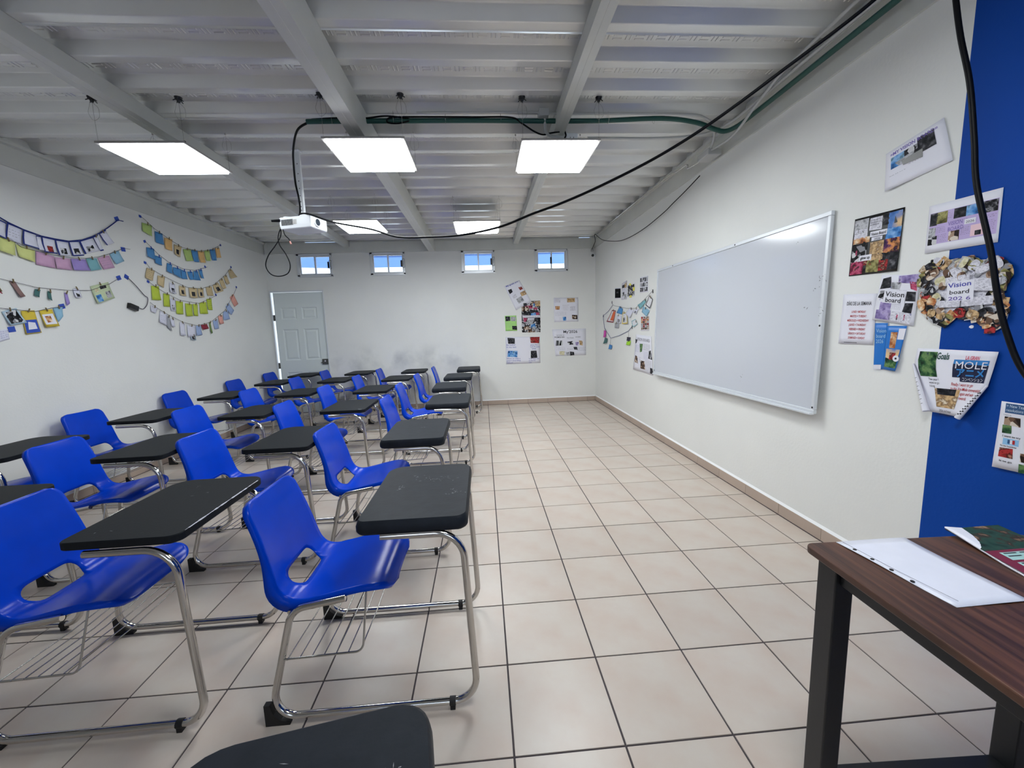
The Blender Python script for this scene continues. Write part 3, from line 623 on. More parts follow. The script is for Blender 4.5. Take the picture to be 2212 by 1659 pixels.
# ---------------------------------------------------------------- tablet-arm chairs
def shell_mesh():
    prof = spline([(-.447, 0, .778), (-.428, 0, .730), (-.403, 0, .650), (-.385, 0, .575), (-.372, 0, .515), (-.355, 0, .460), (-.322, 0, .424),
                   (-.270, 0, .412), (-.200, 0, .424), (-.120, 0, .442), (-.050, 0, .455), (-.002, 0, .457), (.034, 0, .448), (.060, 0, .422)], 8)
    # resample evenly
    d = [0]
    for i in range(1, len(prof)): d.append(d[-1]+(prof[i]-prof[i-1]).length)
    Ltot = d[-1]; NU = 64; NV = 26; P = []
    us = []
    for i in range(NU+1):
        t = i/NU; us.append(Ltot*(t-.045*math.sin(2*math.pi*t)))
    for s in us:
        k = max(0, min(len(d)-2, next((q for q in range(len(d)-1) if d[q+1] >= s), len(d)-2)))
        f = (s-d[k])/max(1e-9, d[k+1]-d[k]); P.append(prof[k].lerp(prof[k+1], f))
    bm = bmesh.new(); G = []
    uj = .36                                                     # arc length of the junction
    for i, s in enumerate(us):
        base = .176+.026*min(1, s/.34)+.008*min(1, max(0, s-.38)/.12)
        wdt = base
        rb, rf = .050, .10
        if s < rb: wdt -= rb-math.sqrt(max(0, rb*rb-(rb-s)**2))
        e = Ltot-s
        if e < rf: wdt -= (rf-math.sqrt(max(0, rf*rf-(rf-e)**2)))*.95
        t0 = P[max(i-1, 0)]; t1 = P[min(i+1, NU)]; tg = (t1-t0).normalized(); nrm = Vector((-tg.z, 0, tg.x))
        row = []
        for j in range(NV+1):
            v = -1+2*j/NV; y = v*wdt
            lift = (.010+.007*math.exp(-((s-.30)/.16)**2))*abs(v)**3
            p = P[i]+nrm*lift; row.append(bm.verts.new((p.x, y, p.z)))
        G.append((row, nrm, s))
    faces = {}
    for i in range(NU):
        for j in range(NV):
            s = (us[i]+us[i+1])/2; v = -1+2*(j+.5)/NV
            # slot between backrest and seat: long at the backrest side, short at the seat side
            lim = .56-.9*max(0, s-.335)/.10*.18
            if .312 < s < .405 and abs(v) < lim and not (s < .325 and abs(v) > .48): continue
            faces[(i, j)] = bm.faces.new((G[i][0][j], G[i+1][0][j], G[i+1][0][j+1], G[i][0][j+1]))
    # turned-down rim all round
    loop = [(0, j) for j in range(NV)]+[(i, NV) for i in range(NU)]+[(NU, j) for j in range(NV, 0, -1)]+[(i, 0) for i in range(NU, 0, -1)]
    rim = []
    for (i, j) in loop:
        row, nrm, s = G[i]
        dpt = .018+.030*math.exp(-((s-.37)/.11)**2)
        out = Vector((0, (1 if j == NV else (-1 if j == 0 else 0))*.006, 0))
        rim.append(bm.verts.new(row[j].co-nrm*dpt+out))
    n = len(loop)
    for k in range(n):
        a = G[loop[k][0]][0][loop[k][1]]; b_ = G[loop[(k+1) % n][0]][0][loop[(k+1) % n][1]]
        bm.faces.new((a, b_, rim[(k+1) % n], rim[k]))
    # relax the slot outline so its corners come out rounded
    for it in range(3):
        bnd = [v for v in bm.verts if v.is_boundary and v not in rim]
        new = {}
        for v in bnd:
            nb = [e.other_vert(v) for e in v.link_edges if e.is_boundary]
            if len(nb) == 2: new[v] = v.co*.5+(nb[0].co+nb[1].co)*.25
        for v, c in new.items(): v.co = c
    bmesh.ops.recalc_face_normals(bm, faces=bm.faces)
    me = bpy.data.meshes.new('seat_shell'); bm.to_mesh(me); bm.free()
    for p in me.polygons: p.use_smooth = True
    o = bpy.data.objects.new('tmp', me); COL.objects.link(o)
    so = o.modifiers.new('s', 'SOLIDIFY'); so.thickness = .0045; so.offset = 0
    dg = bpy.context.evaluated_depsgraph_get(); m2 = bpy.data.meshes.new_from_object(o.evaluated_get(dg))
    bpy.data.objects.remove(o); m2.name = 'seat_shell'; m2.materials.clear(); m2.materials.append(M_blueplastic)
    return m2

def rr_poly(x0, x1, y0, y1, r, n=5):
    """rounded rectangle, r = radii for corners (x0y0, x1y0, x1y1, x0y1)"""
    out = []
    for (cx, cy, a0, rr) in ((x0+r[0], y0+r[0], 180, r[0]), (x1-r[1], y0+r[1], 270, r[1]), (x1-r[2], y1-r[2], 0, r[2]), (x0+r[3], y1-r[3], 90, r[3])):
        for k in range(n+1):
            a = math.radians(a0+90*k/n); out.append((cx+rr*math.cos(a), cy+rr*math.sin(a)))
    return out
def tablet_mesh(padded):
    b = MB(); base = rr_poly(-.026, .352, -.275, .297, (.028, .040, .055, .075), 6); n = len(base)
    if padded: secs = [(.012, .690), (.001, .694), (-.005, .704), (-.005, .722), (0, .736), (.007, .742)]
    else: secs = [(.003, .702), (0, .705), (0, .727), (.003, .730)]
    r2 = random.Random(3)
    rings = []
    cx, cy = .163, .011
    for q, (ins, z) in enumerate(secs):
        ring = []
        for k, (x, y) in enumerate(base):
            dx, dy = x-cx, y-cy; ln = math.hypot(dx, dy)
            wob = r2.uniform(-.0015, .0015) if padded and 0 < q < len(secs)-1 else 0
            f = (ln-ins+wob)/ln; ring.append((cx+dx*f, cy+dy*f, z+(wob if q < 2 else 0)))
        rings.append(ring)
    vs = [v for r in rings for v in r]
    fs = [(q*n+k, q*n+(k+1) % n, (q+1)*n+(k+1) % n, (q+1)*n+k) for q in range(len(secs)-1) for k in range(n)]
    b.add(vs, fs, padded); b.add(rings[0], [tuple(reversed(range(n)))]); b.add(rings[-1], [tuple(range(n))])
    return b.mesh('writing_tablet', M_vinyl if padded else M_board)
SH = shell_mesh(); TAB = {True: tablet_mesh(True), False: tablet_mesh(False)}
def side_frame_mesh(sg):
    a, t = .272*sg, .222*sg; z = .027
    p = fillet([(-.098, t, .434), (-.292, t, .404), (-.378, a, z), (.362, a, z), (.334, a, .6855), (.055, a, .6855)], [.07, .075, .085, .10], 8)
    b = MB(); b.tube(p, .0127, 12, cap=False)
    # open tube ends: a dark plug set inside
    for q in (0, -1):
        v = p[q]; d = (p[1]-p[0]).normalized() if q == 0 else (p[-2]-p[-1]).normalized()
        b.cyl(v+d*.002, v+d*.012, .0112, 10)
    return b.mesh('side_frame', M_chrome)
def foot_mesh(sg):
    a = .272*sg; b = MB(); prof = [(-.394, 0), (-.310, 0), (-.310, .012), (-.340, .020), (-.364, .044), (-.374, .082), (-.394, .082)]
    n = len(prof); b.add([(x, a-.010, z) for x, z in prof]+[(x, a+.010, z) for x, z in prof], [tuple(reversed(range(n))), tuple(range(n, 2*n))]+[(k, (k+1) % n, n+(k+1) % n, n+k) for k in range(n)])
    return b.mesh('rubber_foot', M_rubber)
def cap_mesh(sg):
    a = .272*sg; b = MB(); b.tube([(.258, a, .027), (.280, a, .027)], .0155, 10); b.box((.260, a-.012, 0), (.278, a+.012, .02))
    return b.mesh('skid_pad', M_rubber)
SF = {s: side_frame_mesh(s) for s in (-1, 1)}; FT = {s: foot_mesh(s) for s in (-1, 1)}; CP = {s: cap_mesh(s) for s in (-1, 1)}
def basket_mesh():
    b = MB()
    for s in (-1, 1):
        b.tube(fillet([(-.332, s*.250, .232), (-.040, s*.262, .250), (-.030, s*.205, .440)], [.03], 6), .0038, 7)
    b.tube([(-.300, -.222, .392), (-.300, .222, .392)], .008, 8); b.tube([(-.115, -.222, .425), (-.115, .222, .425)], .008, 8)
    return b.mesh('wire_basket', M_wire)
BK = basket_mesh(); ROD = MB().tube([(0, -.258, 0), (0, 0, -.012), (0, .258, 0)], .0024, 6).mesh('rod', M_wire)
SCREW = MB().cyl((0, 0, 0), (0, 0, .003), .006, 8).mesh('screw', M_dark)
def link(name, me, parent, loc=None):
    o = bpy.data.objects.new(name, me); COL.objects.link(o); o.parent = parent
    if loc: o.location = loc
    return o
def make_chair(padded):
    t = thing('tablet_arm_chair', 'x', 'chair')
    link('seat_shell', SH, t); tb = link('writing_tablet', TAB[padded], t)
    if padded: tb['label'] = 'thick writing board wrapped in black vinyl'
    for s in (-1, 1):
        f = link('side_frame', SF[s], t); link('rubber_foot', FT[s], f); link('skid_pad', CP[s], f)
    bk = link('wire_basket', BK, t)
    for k in range(7): link('rod', ROD, bk, (-.308+.043*k, 0, .235+.0026*k))
    return t
proto = {True: make_chair(True), False: make_chair(False)}; usedp = {True: False, False: False}
CH = [  # x, y, rotation, padded, label
 (-.480, .472, 0.0, True, 'blue tablet-arm chair in the front row beside the aisle, chalk scuffs on black board'),
 (-.660, 1.535, 0.5, True, 'blue tablet-arm chair beside the aisle, second row, small pale mark on its board'),
 (-.545, 2.700, -1.0, True, 'blue tablet-arm chair beside the aisle in the third row back'),
 (-.615, 3.690, 1.0, True, 'blue tablet-arm chair beside the aisle in the fourth row back'),
 (-.575, 4.720, -.5, True, 'blue tablet-arm chair beside the aisle in the fifth row back'),
 (-.465, 5.800, 0.5, True, 'blue tablet-arm chair beside the aisle against the far wall'),
 (-1.445, .480, 0.5, False, 'blue tablet-arm chair in the front row, left neighbour, with chipped white board edge'),
 (-1.455, 1.530, 0.0, False, 'blue tablet-arm chair, second row, one place in from the aisle'),
 (-1.445, 2.650, 1.0, False, 'blue tablet-arm chair, third row, one place in from aisle, torn board corner'),
 (-1.505, 3.760, -.5, False, 'blue tablet-arm chair in the fourth row, one place in from the aisle'),
 (-1.450, 4.840, 0.0, False, 'blue tablet-arm chair in the fifth row, one place in from the aisle'),
 (-1.375, 5.840, 0.5, False, 'blue tablet-arm chair in the last row, one place in from the aisle'),
 (-2.400, .540, 0.0, False, 'blue tablet-arm chair, front row, cut off at left edge, only board in view'),
 (-2.255, 1.490, 1.5, False, 'blue tablet-arm chair in the second row, two places in from the aisle'),
 (-2.240, 2.590, -.5, False, 'blue tablet-arm chair in the third row, two places in from the aisle'),
 (-2.345, 3.735, 0.5, False, 'blue tablet-arm chair in the fourth row, two places in from the aisle'),
 (-2.345, 4.920, 0.0, False, 'blue tablet-arm chair in the fifth row, two places in from the aisle'),
 (-2.295, 5.900, 0.0, False, 'blue tablet-arm chair in the last row, directly in front of the grey door'),
 (-3.190, 1.600, 0.0, False, 'blue tablet-arm chair by the left wall, second row, cut off at left edge'),
 (-3.120, 2.610, 0.5, False, 'blue tablet-arm chair by the left wall in the third row, casting a shadow on it'),
 (-3.180, 3.770, 0.0, False, 'blue tablet-arm chair by the left wall in the fourth row back'),
 (-3.190, 4.920, 0.5, False, 'blue tablet-arm chair by the left wall in the fifth row back'),
 (-3.190, 5.900, 0.0, False, 'blue tablet-arm chair in the far left corner of the last row'),
 (-.463, -.853, 10.0, True, 'tablet-arm chair at the bottom edge, only its padded black board in view'),
]
chairs = []
for x, y, r, pad, lab in CH:
    if not usedp[pad]: c = proto[pad]; usedp[pad] = True
    else: c = copy_tree(proto[pad])
    c.location = (x, y, 0); c.rotation_euler = (0, 0, math.radians(r)); c['label'] = lab; c['group'] = 'tablet-arm chairs in rows'
    chairs.append(c)
def child(o, n): return next(c for c in o.children if c.name.split('.')[0] == n)
def scuffs(ch, spots, z=.7436):
    b = MB(); r2 = random.Random(5)
    for (x, y, n, sx, sy) in spots:
        for k in range(n):
            px, py = x+r2.gauss(0, sx), y+r2.gauss(0, sy); an = r2.uniform(-.5, .5)+1.2*(k % 3); l = r2.uniform(.002, .008); w = r2.uniform(.0004, .0012)
            c, s = math.cos(an), math.sin(an)
            b.add([(px-c*l, py-s*l, z), (px+s*w, py-c*w, z), (px+c*l, py+s*l, z), (px-s*w, py+c*w, z)], [(0, 1, 2, 3)])
    b.obj('scuff_marks', M_scuff, child(ch, 'writing_tablet'))
scuffs(chairs[0], [(.20, .10, 26, .05, .014), (.07, .02, 12, .006, .010), (.30, -.06, 16, .016, .012), (.12, .14, 8, .03, .01)])
scuffs(chairs[1], [(.20, .02, 6, .012, .004)])
scuffs(chairs[6], [(.20, .12, 3, .03, .03), (.12, .20, 3, .03, .03), (.05, -.20, 2, .02, .02)], .7306)
scuffs(chairs[-1], [(.30, .18, 12, .008, .012), (.12, .22, 5, .03, .01)])
# chipped veneer along the board edge of the second front chair, torn edge of the third-row one
e = MB()
for k in range(26):
    y = -.235+k*.018; w = rnd.uniform(.0008, .003)*(1 if k % 7 else .2)
    e.add([(.3515-w, y, .7307), (.353, y, .7307), (.353, y+.0178, .7307), (.3515-w*rnd.uniform(.6, 1.3), y+.0178, .7307)], [(0, 1, 2, 3)])
    e.add([(.3531, y, .7307), (.3531, y, .7307-w), (.3531, y+.0178, .7307-w), (.3531, y+.0178, .7307)], [(0, 1, 2, 3)])
e.obj('chipped_edge', M_paper, child(chairs[6], 'writing_tablet'))
MB().tube(spline([(.31, -.255, .731), (.30, -.262, .733), (.315, -.268, .732), (.33, -.26, .731)], 4), .002, 5).obj('torn_corner', M_scuff, child(chairs[8], 'writing_tablet'))

# ---------------------------------------------------------------- teacher's table with papers
TA = math.radians(-2.2)
tt = thing('teacher_table', 'dark walnut table with black square steel legs at the right front', 'table', (.835, -.125, 0), TA)
top = MB(); pl = rr_poly(0, .645, -1.30, 0, (.03, .03, .045, .025), 5)
n = len(pl); rings = [[(x, y, z) for x, y in pl] for z in (.731, .750)]
top.add(rings[0]+rings[1], [tuple(reversed(range(n))), tuple(range(n, 2*n))]+[(k, (k+1) % n, n+(k+1) % n, n+k) for k in range(n)])
top.obj('table_top', M_wood, tt, bevel=.003)
for yy in (-.105, -1.265):
    for xx in (.010, .575): MB().box((xx, yy, .0), (xx+.050, yy+.060, .731)).obj('leg', M_dark, tt, bevel=.003)
    MB().box((.060, yy+.004, .028), (.575, yy+.056, .078)).obj('foot_rail', M_dark, tt, bevel=.002)
    MB().box((.060, yy+.004, .690), (.575, yy+.056, .731)).obj('top_rail', M_dark, tt, bevel=.002)
for xx in (.022, .580): MB().box((xx, -1.205, .690), (xx+.030, -.105, .731)).obj('side_rail', M_dark, tt, bevel=.002)
def flat(name, poly, z, m, label, cat, curl=None, th=.0012):
    b = MB(); n = 10
    a, b_, c, d = [Vector((p[0], p[1], 0)) for p in poly]
    vs = []
    for k in (0, 1):
        for j in range(n+1):
            for i in range(n+1):
                s, t = i/n, j/n; p = (a*(1-s)+b_*s)*(1-t)+(d*(1-s)+c*s)*t
                vs.append((p.x, p.y, z+k*th+(curl(s, t) if curl else 0)))
    m1 = (n+1)*(n+1); fs = []
    for j in range(n):
        for i in range(n):
            q = j*(n+1)+i; fs.append((q, q+n+1, q+n+2, q+1)); fs.append((m1+q, m1+q+1, m1+q+n+2, m1+q+n+1))
    bd = [i for i in range(n+1)]+[(j+1)*(n+1)+n for j in range(n)]+[n*(n+1)+i for i in range(n-1, -1, -1)]+[j*(n+1) for j in range(n-1, 0, -1)]
    for k in range(len(bd)): q, w = bd[k], bd[(k+1) % len(bd)]; fs.append((q, w, m1+w, m1+q))
    b.add(vs, fs, True); o = b.obj(name, m, None)
    return tag(o, label, cat)
M_sleeve = mat('plastic_sleeve_sheet', '#e4e6f2', .25, mottle=.05, mscale=12)
sh = flat('plastic_sleeve', [(.925, -.135), (1.130, -.137), (1.122, -.412), (.950, -.412)], .7508, M_sleeve, 'white sheet in a clear punched plastic sleeve on the walnut table', 'paper',
          lambda s, t: .004*max(0, t-.7)*(1-s)+.0015*math.sin(5*t+3*s))
b = MB()
for k in range(4):
    t = .16+.17*k; x = .932+.018*t; y = -.135-.28*t
    b.prism([(x+.0045*math.cos(q*.785)+.003, y+.0045*math.sin(q*.785)) for q in range(8)], .7525, .7545)
o = b.obj('punch_hole', M_dark, sh)
l = MB().add([], []); l = MB(); l.tube([(.940, -.14, .7535), (.952, -.28, .7545), (.968, -.40, .7560)], .0006, 5); l.obj('seam', M_inkgrey, sh)
M_magcov = print_mat('magazine_photo', ['#14231f', '#23403a', '#2c4a40', '#3a2a26', '#9a8068'], 22)
mg = flat('booklet', [(1.272, -.120), (1.445, -.118), (1.400, -.40), (1.205, -.40)], .7508, M_paper, 'glossy red and green booklet with a curled corner lying on the table', 'book',
          lambda s, t: .020*max(0, .5-s)*max(0, .6-t)*2, .004)
def q4(a, b_, c, d, z, m, name, par):
    o = MB(); o.add([(p[0], p[1], z) for p in (d, c, b_, a)], [(0, 1, 2, 3)]); return o.obj(name, m, par)
M_mar = mat('maroon_print', '#7a1d33', .35); M_aqua = mat('aqua_print', '#a9d0cb', .4)
def mp(s, t):
    a, b_, c, d = (1.272, -.120), (1.445, -.118), (1.400, -.40), (1.205, -.40)
    return tuple((a[k]*(1-s)+b_[k]*s)*(1-t)+(d[k]*(1-s)+c[k]*s)*t for k in (0, 1))
q4(mp(.0, .0), mp(1, 0), mp(1, .42), mp(0, .42), .7592, M_magcov, 'cover_photo', mg)
q4(mp(.0, .42), mp(1, .42), mp(1, 1), mp(0, 1), .7592, M_mar, 'cover_panel', mg)
for k in range(3): q4(mp(.16, .46+.155*k), mp(.95, .46+.155*k), mp(.95, .46+.155*k+.12), mp(.16, .46+.155*k+.12), .7596, M_aqua, 'text_band', mg)
b = MB()
for k in range(9):
    for q in range(2):
        a0 = mp(.2+.25*(k % 3), .485+.155*(k//3)+.045*q); a1 = mp(.40+.25*(k % 3), .492+.155*(k//3)+.045*q)
        b.add([(a0[0], a0[1], .7599), (a1[0], a0[1], .7599), (a1[0], a0[1]+.004, .7599), (a0[0], a0[1]+.004, .7599)], [(0, 1, 2, 3)])
b.obj('lettering', M_ink, mg)

# ---------------------------------------------------------------- whiteboard
wbm = Matrix(((0, 0, -1, XR), (-1, 0, 0, 2.375), (0, 1, 0, 1.395), (0, 0, 0, 1)))    # x = towards the camera, y = up, z = into the room
WBm = Matrix(((0, 0, -1, XR), (-1, 0, 0, 2.375), (0, 1, 0, 1.395), (0, 0, 0, 1)))
wb = thing('whiteboard', 'large blank whiteboard in a white aluminium frame on the right wall', 'whiteboard', M=WBm @ Matrix.Translation((0, 0, .016)) @ Matrix.Rotation(-.025, 4, 'X'))
hw, hh = 1.195, .600
MB().box((-hw+.012, -hh+.012, .003), (hw-.012, hh-.012, .016)).obj('board_panel', M_wb, wb)
for nm, a, c in (('frame_rail', (-hw, hh-.026), (hw, hh)), ('frame_rail', (-hw, -hh), (hw, -hh+.026)), ('frame_rail', (-hw, -hh+.026), (-hw+.024, hh-.026)), ('frame_rail', (hw-.024, -hh+.026), (hw, hh-.026))):
    MB().box((a[0], a[1], .002), (c[0], c[1], .024)).obj(nm, M_alu, wb, bevel=.003)
MB().box((-hw+.01, -hh-.006, .010), (hw-.01, -hh+.006, .040)).obj('pen_ledge', M_alu, wb, bevel=.002)
b = MB()
for x, y in ((-.80, hh-.013), (.28, hh-.013), (hw-.012, -.06), (hw-.012, -.56), (-hw+.03, -hh+.04)): b.cyl((x, y, .023), (x, y, .026), .006, 8)
b.obj('screw', M_dark, wb)
b = MB(); r2 = random.Random(11)
for (x, y, n, sx, sy) in ((1.17, .21, 9, .012, .03), (1.17, .03, 6, .008, .03), (1.10, .16, 3, .02, .01), (1.03, .05, 3, .02, .004), (.45, -.47, 4, .01, .02), (.95, .47, 2, .01, .004), (-.02, .50, 1, .01, .01)):
    for k in range(n):
        px, py = x+r2.gauss(0, sx), y+r2.gauss(0, sy); an = r2.uniform(0, 3); l = r2.uniform(.004, .012)
        c, s = math.cos(an)*l, math.sin(an)*l; z = .0247 if x > 1.165 else .0164
        b.add([(px-c, py-s, z), (px+s*.18, py-c*.18, z), (px+c, py+s, z), (px-s*.18, py+c*.18, z)], [(0, 1, 2, 3)])
b.obj('marker_specks', M_ink, wb)

# ---------------------------------------------------------------- projector on its ceiling pole
PX, PY, PZ = -1.566, 2.70, 2.335
pj = thing('projector', 'white projector hanging from a perforated ceiling bracket pole', 'projector', (PX, PY, PZ), math.radians(-16))
b = MB(); pl = rr_poly(-.155, .155, -.11, .11, (.010, .014, .014, .010), 4); n = len(pl)
secs = [(.008, -.054), (.001, -.047), (0, -.020), (0, .042), (.006, .048)]
vs = []
for ins, z in secs: vs += [(x*(1-ins/.13), y*(1-ins/.11), z) for x, y in pl]
b.add(vs, [(q*n+k, q*n+(k+1) % n, (q+1)*n+(k+1) % n, (q+1)*n+k) for q in range(4) for k in range(n)]+[tuple(reversed(range(n))), tuple(range(4*n, 5*n))])
b.obj('casing', M_white, pj, bevel=.003)
b = MB()
for k in range(11): b.box((-.130+.0105*k, -.1125, -.022), (-.130+.0105*k+.006, -.109, .026))
b.obj('side_grille', M_dark, pj)
b = MB()
for k in range(6): b.box((-.020+.007*k, -.1125, -.018), (-.020+.007*k+.003, -.109, .022))
b.obj('vent_slots', M_lampframe, pj)
ln = MB().cyl((.150, -.035, .0), (.166, -.035, .0), .040, 20, .036).obj('lens_ring', M_white, pj)
MB().cyl((.160, -.035, 0), (.168, -.035, 0), .028, 18).obj('lens', mat('lens_glass', '#39414c', .08), ln)
b = MB(); b.box((-.045, -.030, .048), (.065, .045, .056)); b.box((-.02, -.022, .056), (.03, .028, .10)); 
for sx, sy in ((-.12, -.08), (.11, -.08), (.11, .08), (-.12, .08)): b.cyl((sx, sy, .045), (sx, sy, .058), .010, 8); b.tube([(0, 0, .058), (sx, sy, .056)], .006, 6)
b.obj('mounting_plate', M_white, pj)
b = MB(); b.box((-.026, -.010, .08), (.026, .010, ZD-PZ)); po = b.obj('bracket_pole', M_white, pj, bevel=.004)
b = MB()
for z in (.12, .15, .19, .24, .30, .36, .42, .50): b.cyl((0, -.0112, z), (0, -.0098, z), .0042, 8)
b.obj('bolt_hole', M_dark, po)
MB().box((-.032, -.03, ZD-PZ-.008), (.032, .03, ZD-PZ-.002)).obj('ceiling_plate', M_white, po)

def cable(name, pts, r, m, label, cat='cable', n=8, seg=8, parent=None):
    o = MB().tube(spline(pts, n), r, seg).obj(name, m, parent)
    return tag(o, label, cat) if label else o
cable('projector_cable', [(-1.22, 2.085, 2.885), (-1.33, 2.15, 2.86), (-1.44, 2.32, 2.80), (-1.53, 2.52, 2.74), (-1.585, 2.66, 2.66), (-1.575, 2.672, 2.55), (-1.575, 2.675, 2.45), (-1.60, 2.70, 2.40)], .008, M_cable, 'thick black cable running down the bracket pole to the projector')
lp = [(-1.715, 2.65, 2.345), (-1.735, 2.64, 2.31), (-1.745, 2.64, 2.23), (-1.80, 2.64, 2.15), (-1.865, 2.64, 2.07), (-1.895, 2.64, 1.985), (-1.86, 2.64, 1.915), (-1.79, 2.64, 1.895), (-1.715, 2.64, 1.92), (-1.690, 2.64, 1.99), (-1.72, 2.65, 2.08), (-1.765, 2.65, 2.16), (-1.775, 2.66, 2.23), (-1.745, 2.66, 2.30), (-1.70, 2.66, 2.335)]
lc = cable('looped_cable', lp, .0045, M_cable, 'black cable hanging in a teardrop loop below the projector')
cable('cable_tail', [(-1.72, 2.64, 2.30), (-1.705, 2.63, 2.24), (-1.675, 2.63, 2.205), (-1.665, 2.63, 2.18)], .004, M_cable, None, parent=lc)
MB().cyl((-1.668, 2.63, 2.185), (-1.660, 2.63, 2.160), .007, 8).obj('bare_plug', mat('plug_copper', '#c98d80', .4), lc)
MB().cyl((-1.80, 2.62, 2.352), (-1.735, 2.64, 2.358), .009, 8, .013).obj('plug', M_cable, lc)
cable('sagging_cable', [(-1.56, 2.62, 2.405), (-1.472, 2.568, 2.391), (-1.207, 2.378, 2.273), (-.857, 2.128, 2.156), (-.624, 1.961, 2.059), (-.373, 1.782, 2.016), (-.146, 1.62, 1.991), (.087, 1.453, 1.997),
       (.272, 1.321, 2.035), (.416, 1.218, 2.06), (.591, 1.093, 2.103), (.804, .94, 2.171), (.974, .819, 2.245), (1.124, .711, 2.33), (1.258, .616, 2.415), (1.379, .53, 2.491), (1.474, .461, 2.558), (1.62, .36, 2.68), (1.80, .23, 2.86)],
      .0072, M_cable, 'long black cable sagging across the room from the projector to the right wall')
cable('hanging_cable', [(1.72, y, z) for y, z in CABLE_RIGHT], .009, M_cable, 'thick black cable hanging down in front of the blue wall')

# ---------------------------------------------------------------- conduits under the deck
cg = [(-1.235, 2.085, 2.888), (-.8, 2.075, 2.888), (-.1, 2.06, 2.885), (.45, 2.065, 2.885), (.9, 2.07, 2.890), (1.35, 2.045, 2.895), (1.62, 2.06, 2.875), (1.80, 2.11, 2.850), (1.885, 2.11, 2.835), (1.925, 2.02, 2.83), (1.935, 1.80, 2.83), (1.935, 1.3, 2.83), (1.935, .6, 2.83), (1.935, -.5, 2.83), (1.935, -2.5, 2.83)]
gc = MB().tube(spline(cg, 6), .0165, 10).obj('green_conduit', M_green, None); tag(gc, 'dark green corrugated conduit across the ceiling and along the right beam', 'pipe')
for x in (-1.05, -.62, -.25, .15, .95, 1.30): MB().tube([(x, 2.05, 2.945), (x+.002, 2.042, 2.885), (x, 2.062, 2.864), (x, 2.085, 2.885), (x, 2.075, 2.945)], .0012, 5).obj('tie_wire', M_wire, gc)
bc = cable('bundled_cable', [(-1.20, 2.09, 2.905), (-1.02, 2.075, 2.908), (-.82, 2.06, 2.90), (-.66, 2.04, 2.905), (-.50, 2.06, 2.892), (-.58, 2.05, 2.862), (-.66, 2.05, 2.868), (-.63, 2.05, 2.90), (-.40, 2.04, 2.900), (-.05, 2.045, 2.902), (.22, 2.04, 2.898), (.30, 2.06, 2.870), (.40, 2.10, 2.83), (.47, 2.13, 2.82), (.53, 2.14, 2.835), (.60, 2.14, 2.845)], .006, M_cable, 'black cable looped along the green conduit to the socket')
p1 = cable('grey_conduit', [(.50, 2.02, 2.915), (.70, 2.03, 2.92), (1.1, 2.02, 2.915), (1.55, 2.02, 2.91), (1.70, 2.05, 2.895), (1.80, 2.12, 2.865), (1.86, 2.22, 2.83), (1.89, 2.33, 2.785)], .0095, M_pvc, 'thin grey conduit bending down to the junction box on the right beam', 'pipe')
cable('long_conduit', [(-.45, 2.03, 2.922), (0, 2.025, 2.924), (.45, 2.02, 2.922)], .0085, M_pvc, 'straight pale conduit above the green one between the beams', 'pipe')
cable('low_conduit', [(.86, 2.31, 2.875), (1.1, 2.312, 2.874), (1.4, 2.31, 2.872), (1.68, 2.27, 2.868), (1.83, 2.16, 2.862), (1.885, 2.0, 2.862), (1.90, 1.8, 2.868), (1.902, 1.4, 2.875), (1.902, .7, 2.875), (1.902, -.5, 2.875), (1.902, -2.4, 2.875)], .0095, M_pvc, 'pale conduit rounding the corner beside the green one', 'pipe')
cable('branch_conduit', [(1.89, 2.36, 2.782), (1.895, 2.22, 2.772), (1.90, 2.08, 2.765), (1.895, 1.93, 2.785), (1.885, 1.80, 2.82), (1.875, 1.64, 2.860), (1.865, 1.48, 2.890), (1.868, 1.36, 2.905), (1.866, 1.24, 2.912), (1.858, 1.06, 2.914), (1.85, .90, 2.914), (1.84, .3, 2.914)], .0095, M_pvc, 'pale branch conduit climbing from the junction box towards the camera', 'pipe')
cable('steel_conduit', [(1.93, 2.45, 2.775), (1.925, 2.75, 2.80), (1.925, 2.78, 2.84), (1.925, 2.95, 2.85), (1.925, 3.1, 2.87), (1.93, 3.5, 2.885), (1.93, 4.6, 2.895), (1.93, 5.8, 2.895)], .008, M_chrome, 'shiny steel conduit running along the right beam to the far corner', 'pipe')
jb = MB().box((1.86, 2.30, 2.745), (1.975, 2.48, 2.795)).obj('junction_box', M_pvc, None, bevel=.006); tag(jb, 'small grey junction box at the end of the conduits on the right beam', 'box')
sk = thing('ceiling_socket', 'white double power socket on the slim beam behind the right light panel', 'socket', (.71, 2.21, 2.83))
MB().box((-.045, -.006, -.035), (.045, .012, .035)).obj('face_plate', M_white, sk, bevel=.004)
b = MB()
for xx in (-.014, .012): b.box((xx-.002, -.0075, -.008), (xx+.002, -.0055, .006)); b.cyl((xx, -.0075, -.015), (xx, -.0055, -.015), .003, 6)
b.obj('socket_slots', M_dark, sk)
MB().box((-.10, -.004, -.02), (-.045, .02, .05)).obj('mounting_block', M_beam, sk)
b = MB(); b.tube(fillet([(-.115, .0, .06), (-.06, -.012, .055), (-.05, -.02, .01), (-.075, -.012, -.03)], .015, 5), .006, 8); b.obj('lead', M_cable, sk)
cj = cable('socket_conduit', [(.475, 2.05, 2.905), (.478, 2.07, 2.86), (.49, 2.10, 2.825), (.53, 2.13, 2.81), (.60, 2.16, 2.815), (.66, 2.19, 2.80), (.70, 2.215, 2.79)], .010, M_pvc, 'grey conduit dropping from the ceiling box and bending to the socket', 'pipe')
jb2 = MB().box((.425, 2.00, 2.895), (.50, 2.075, 2.945)).obj('ceiling_box', M_pvc, None, bevel=.004); tag(jb2, 'small square conduit box against the deck beside the slim beam', 'box')

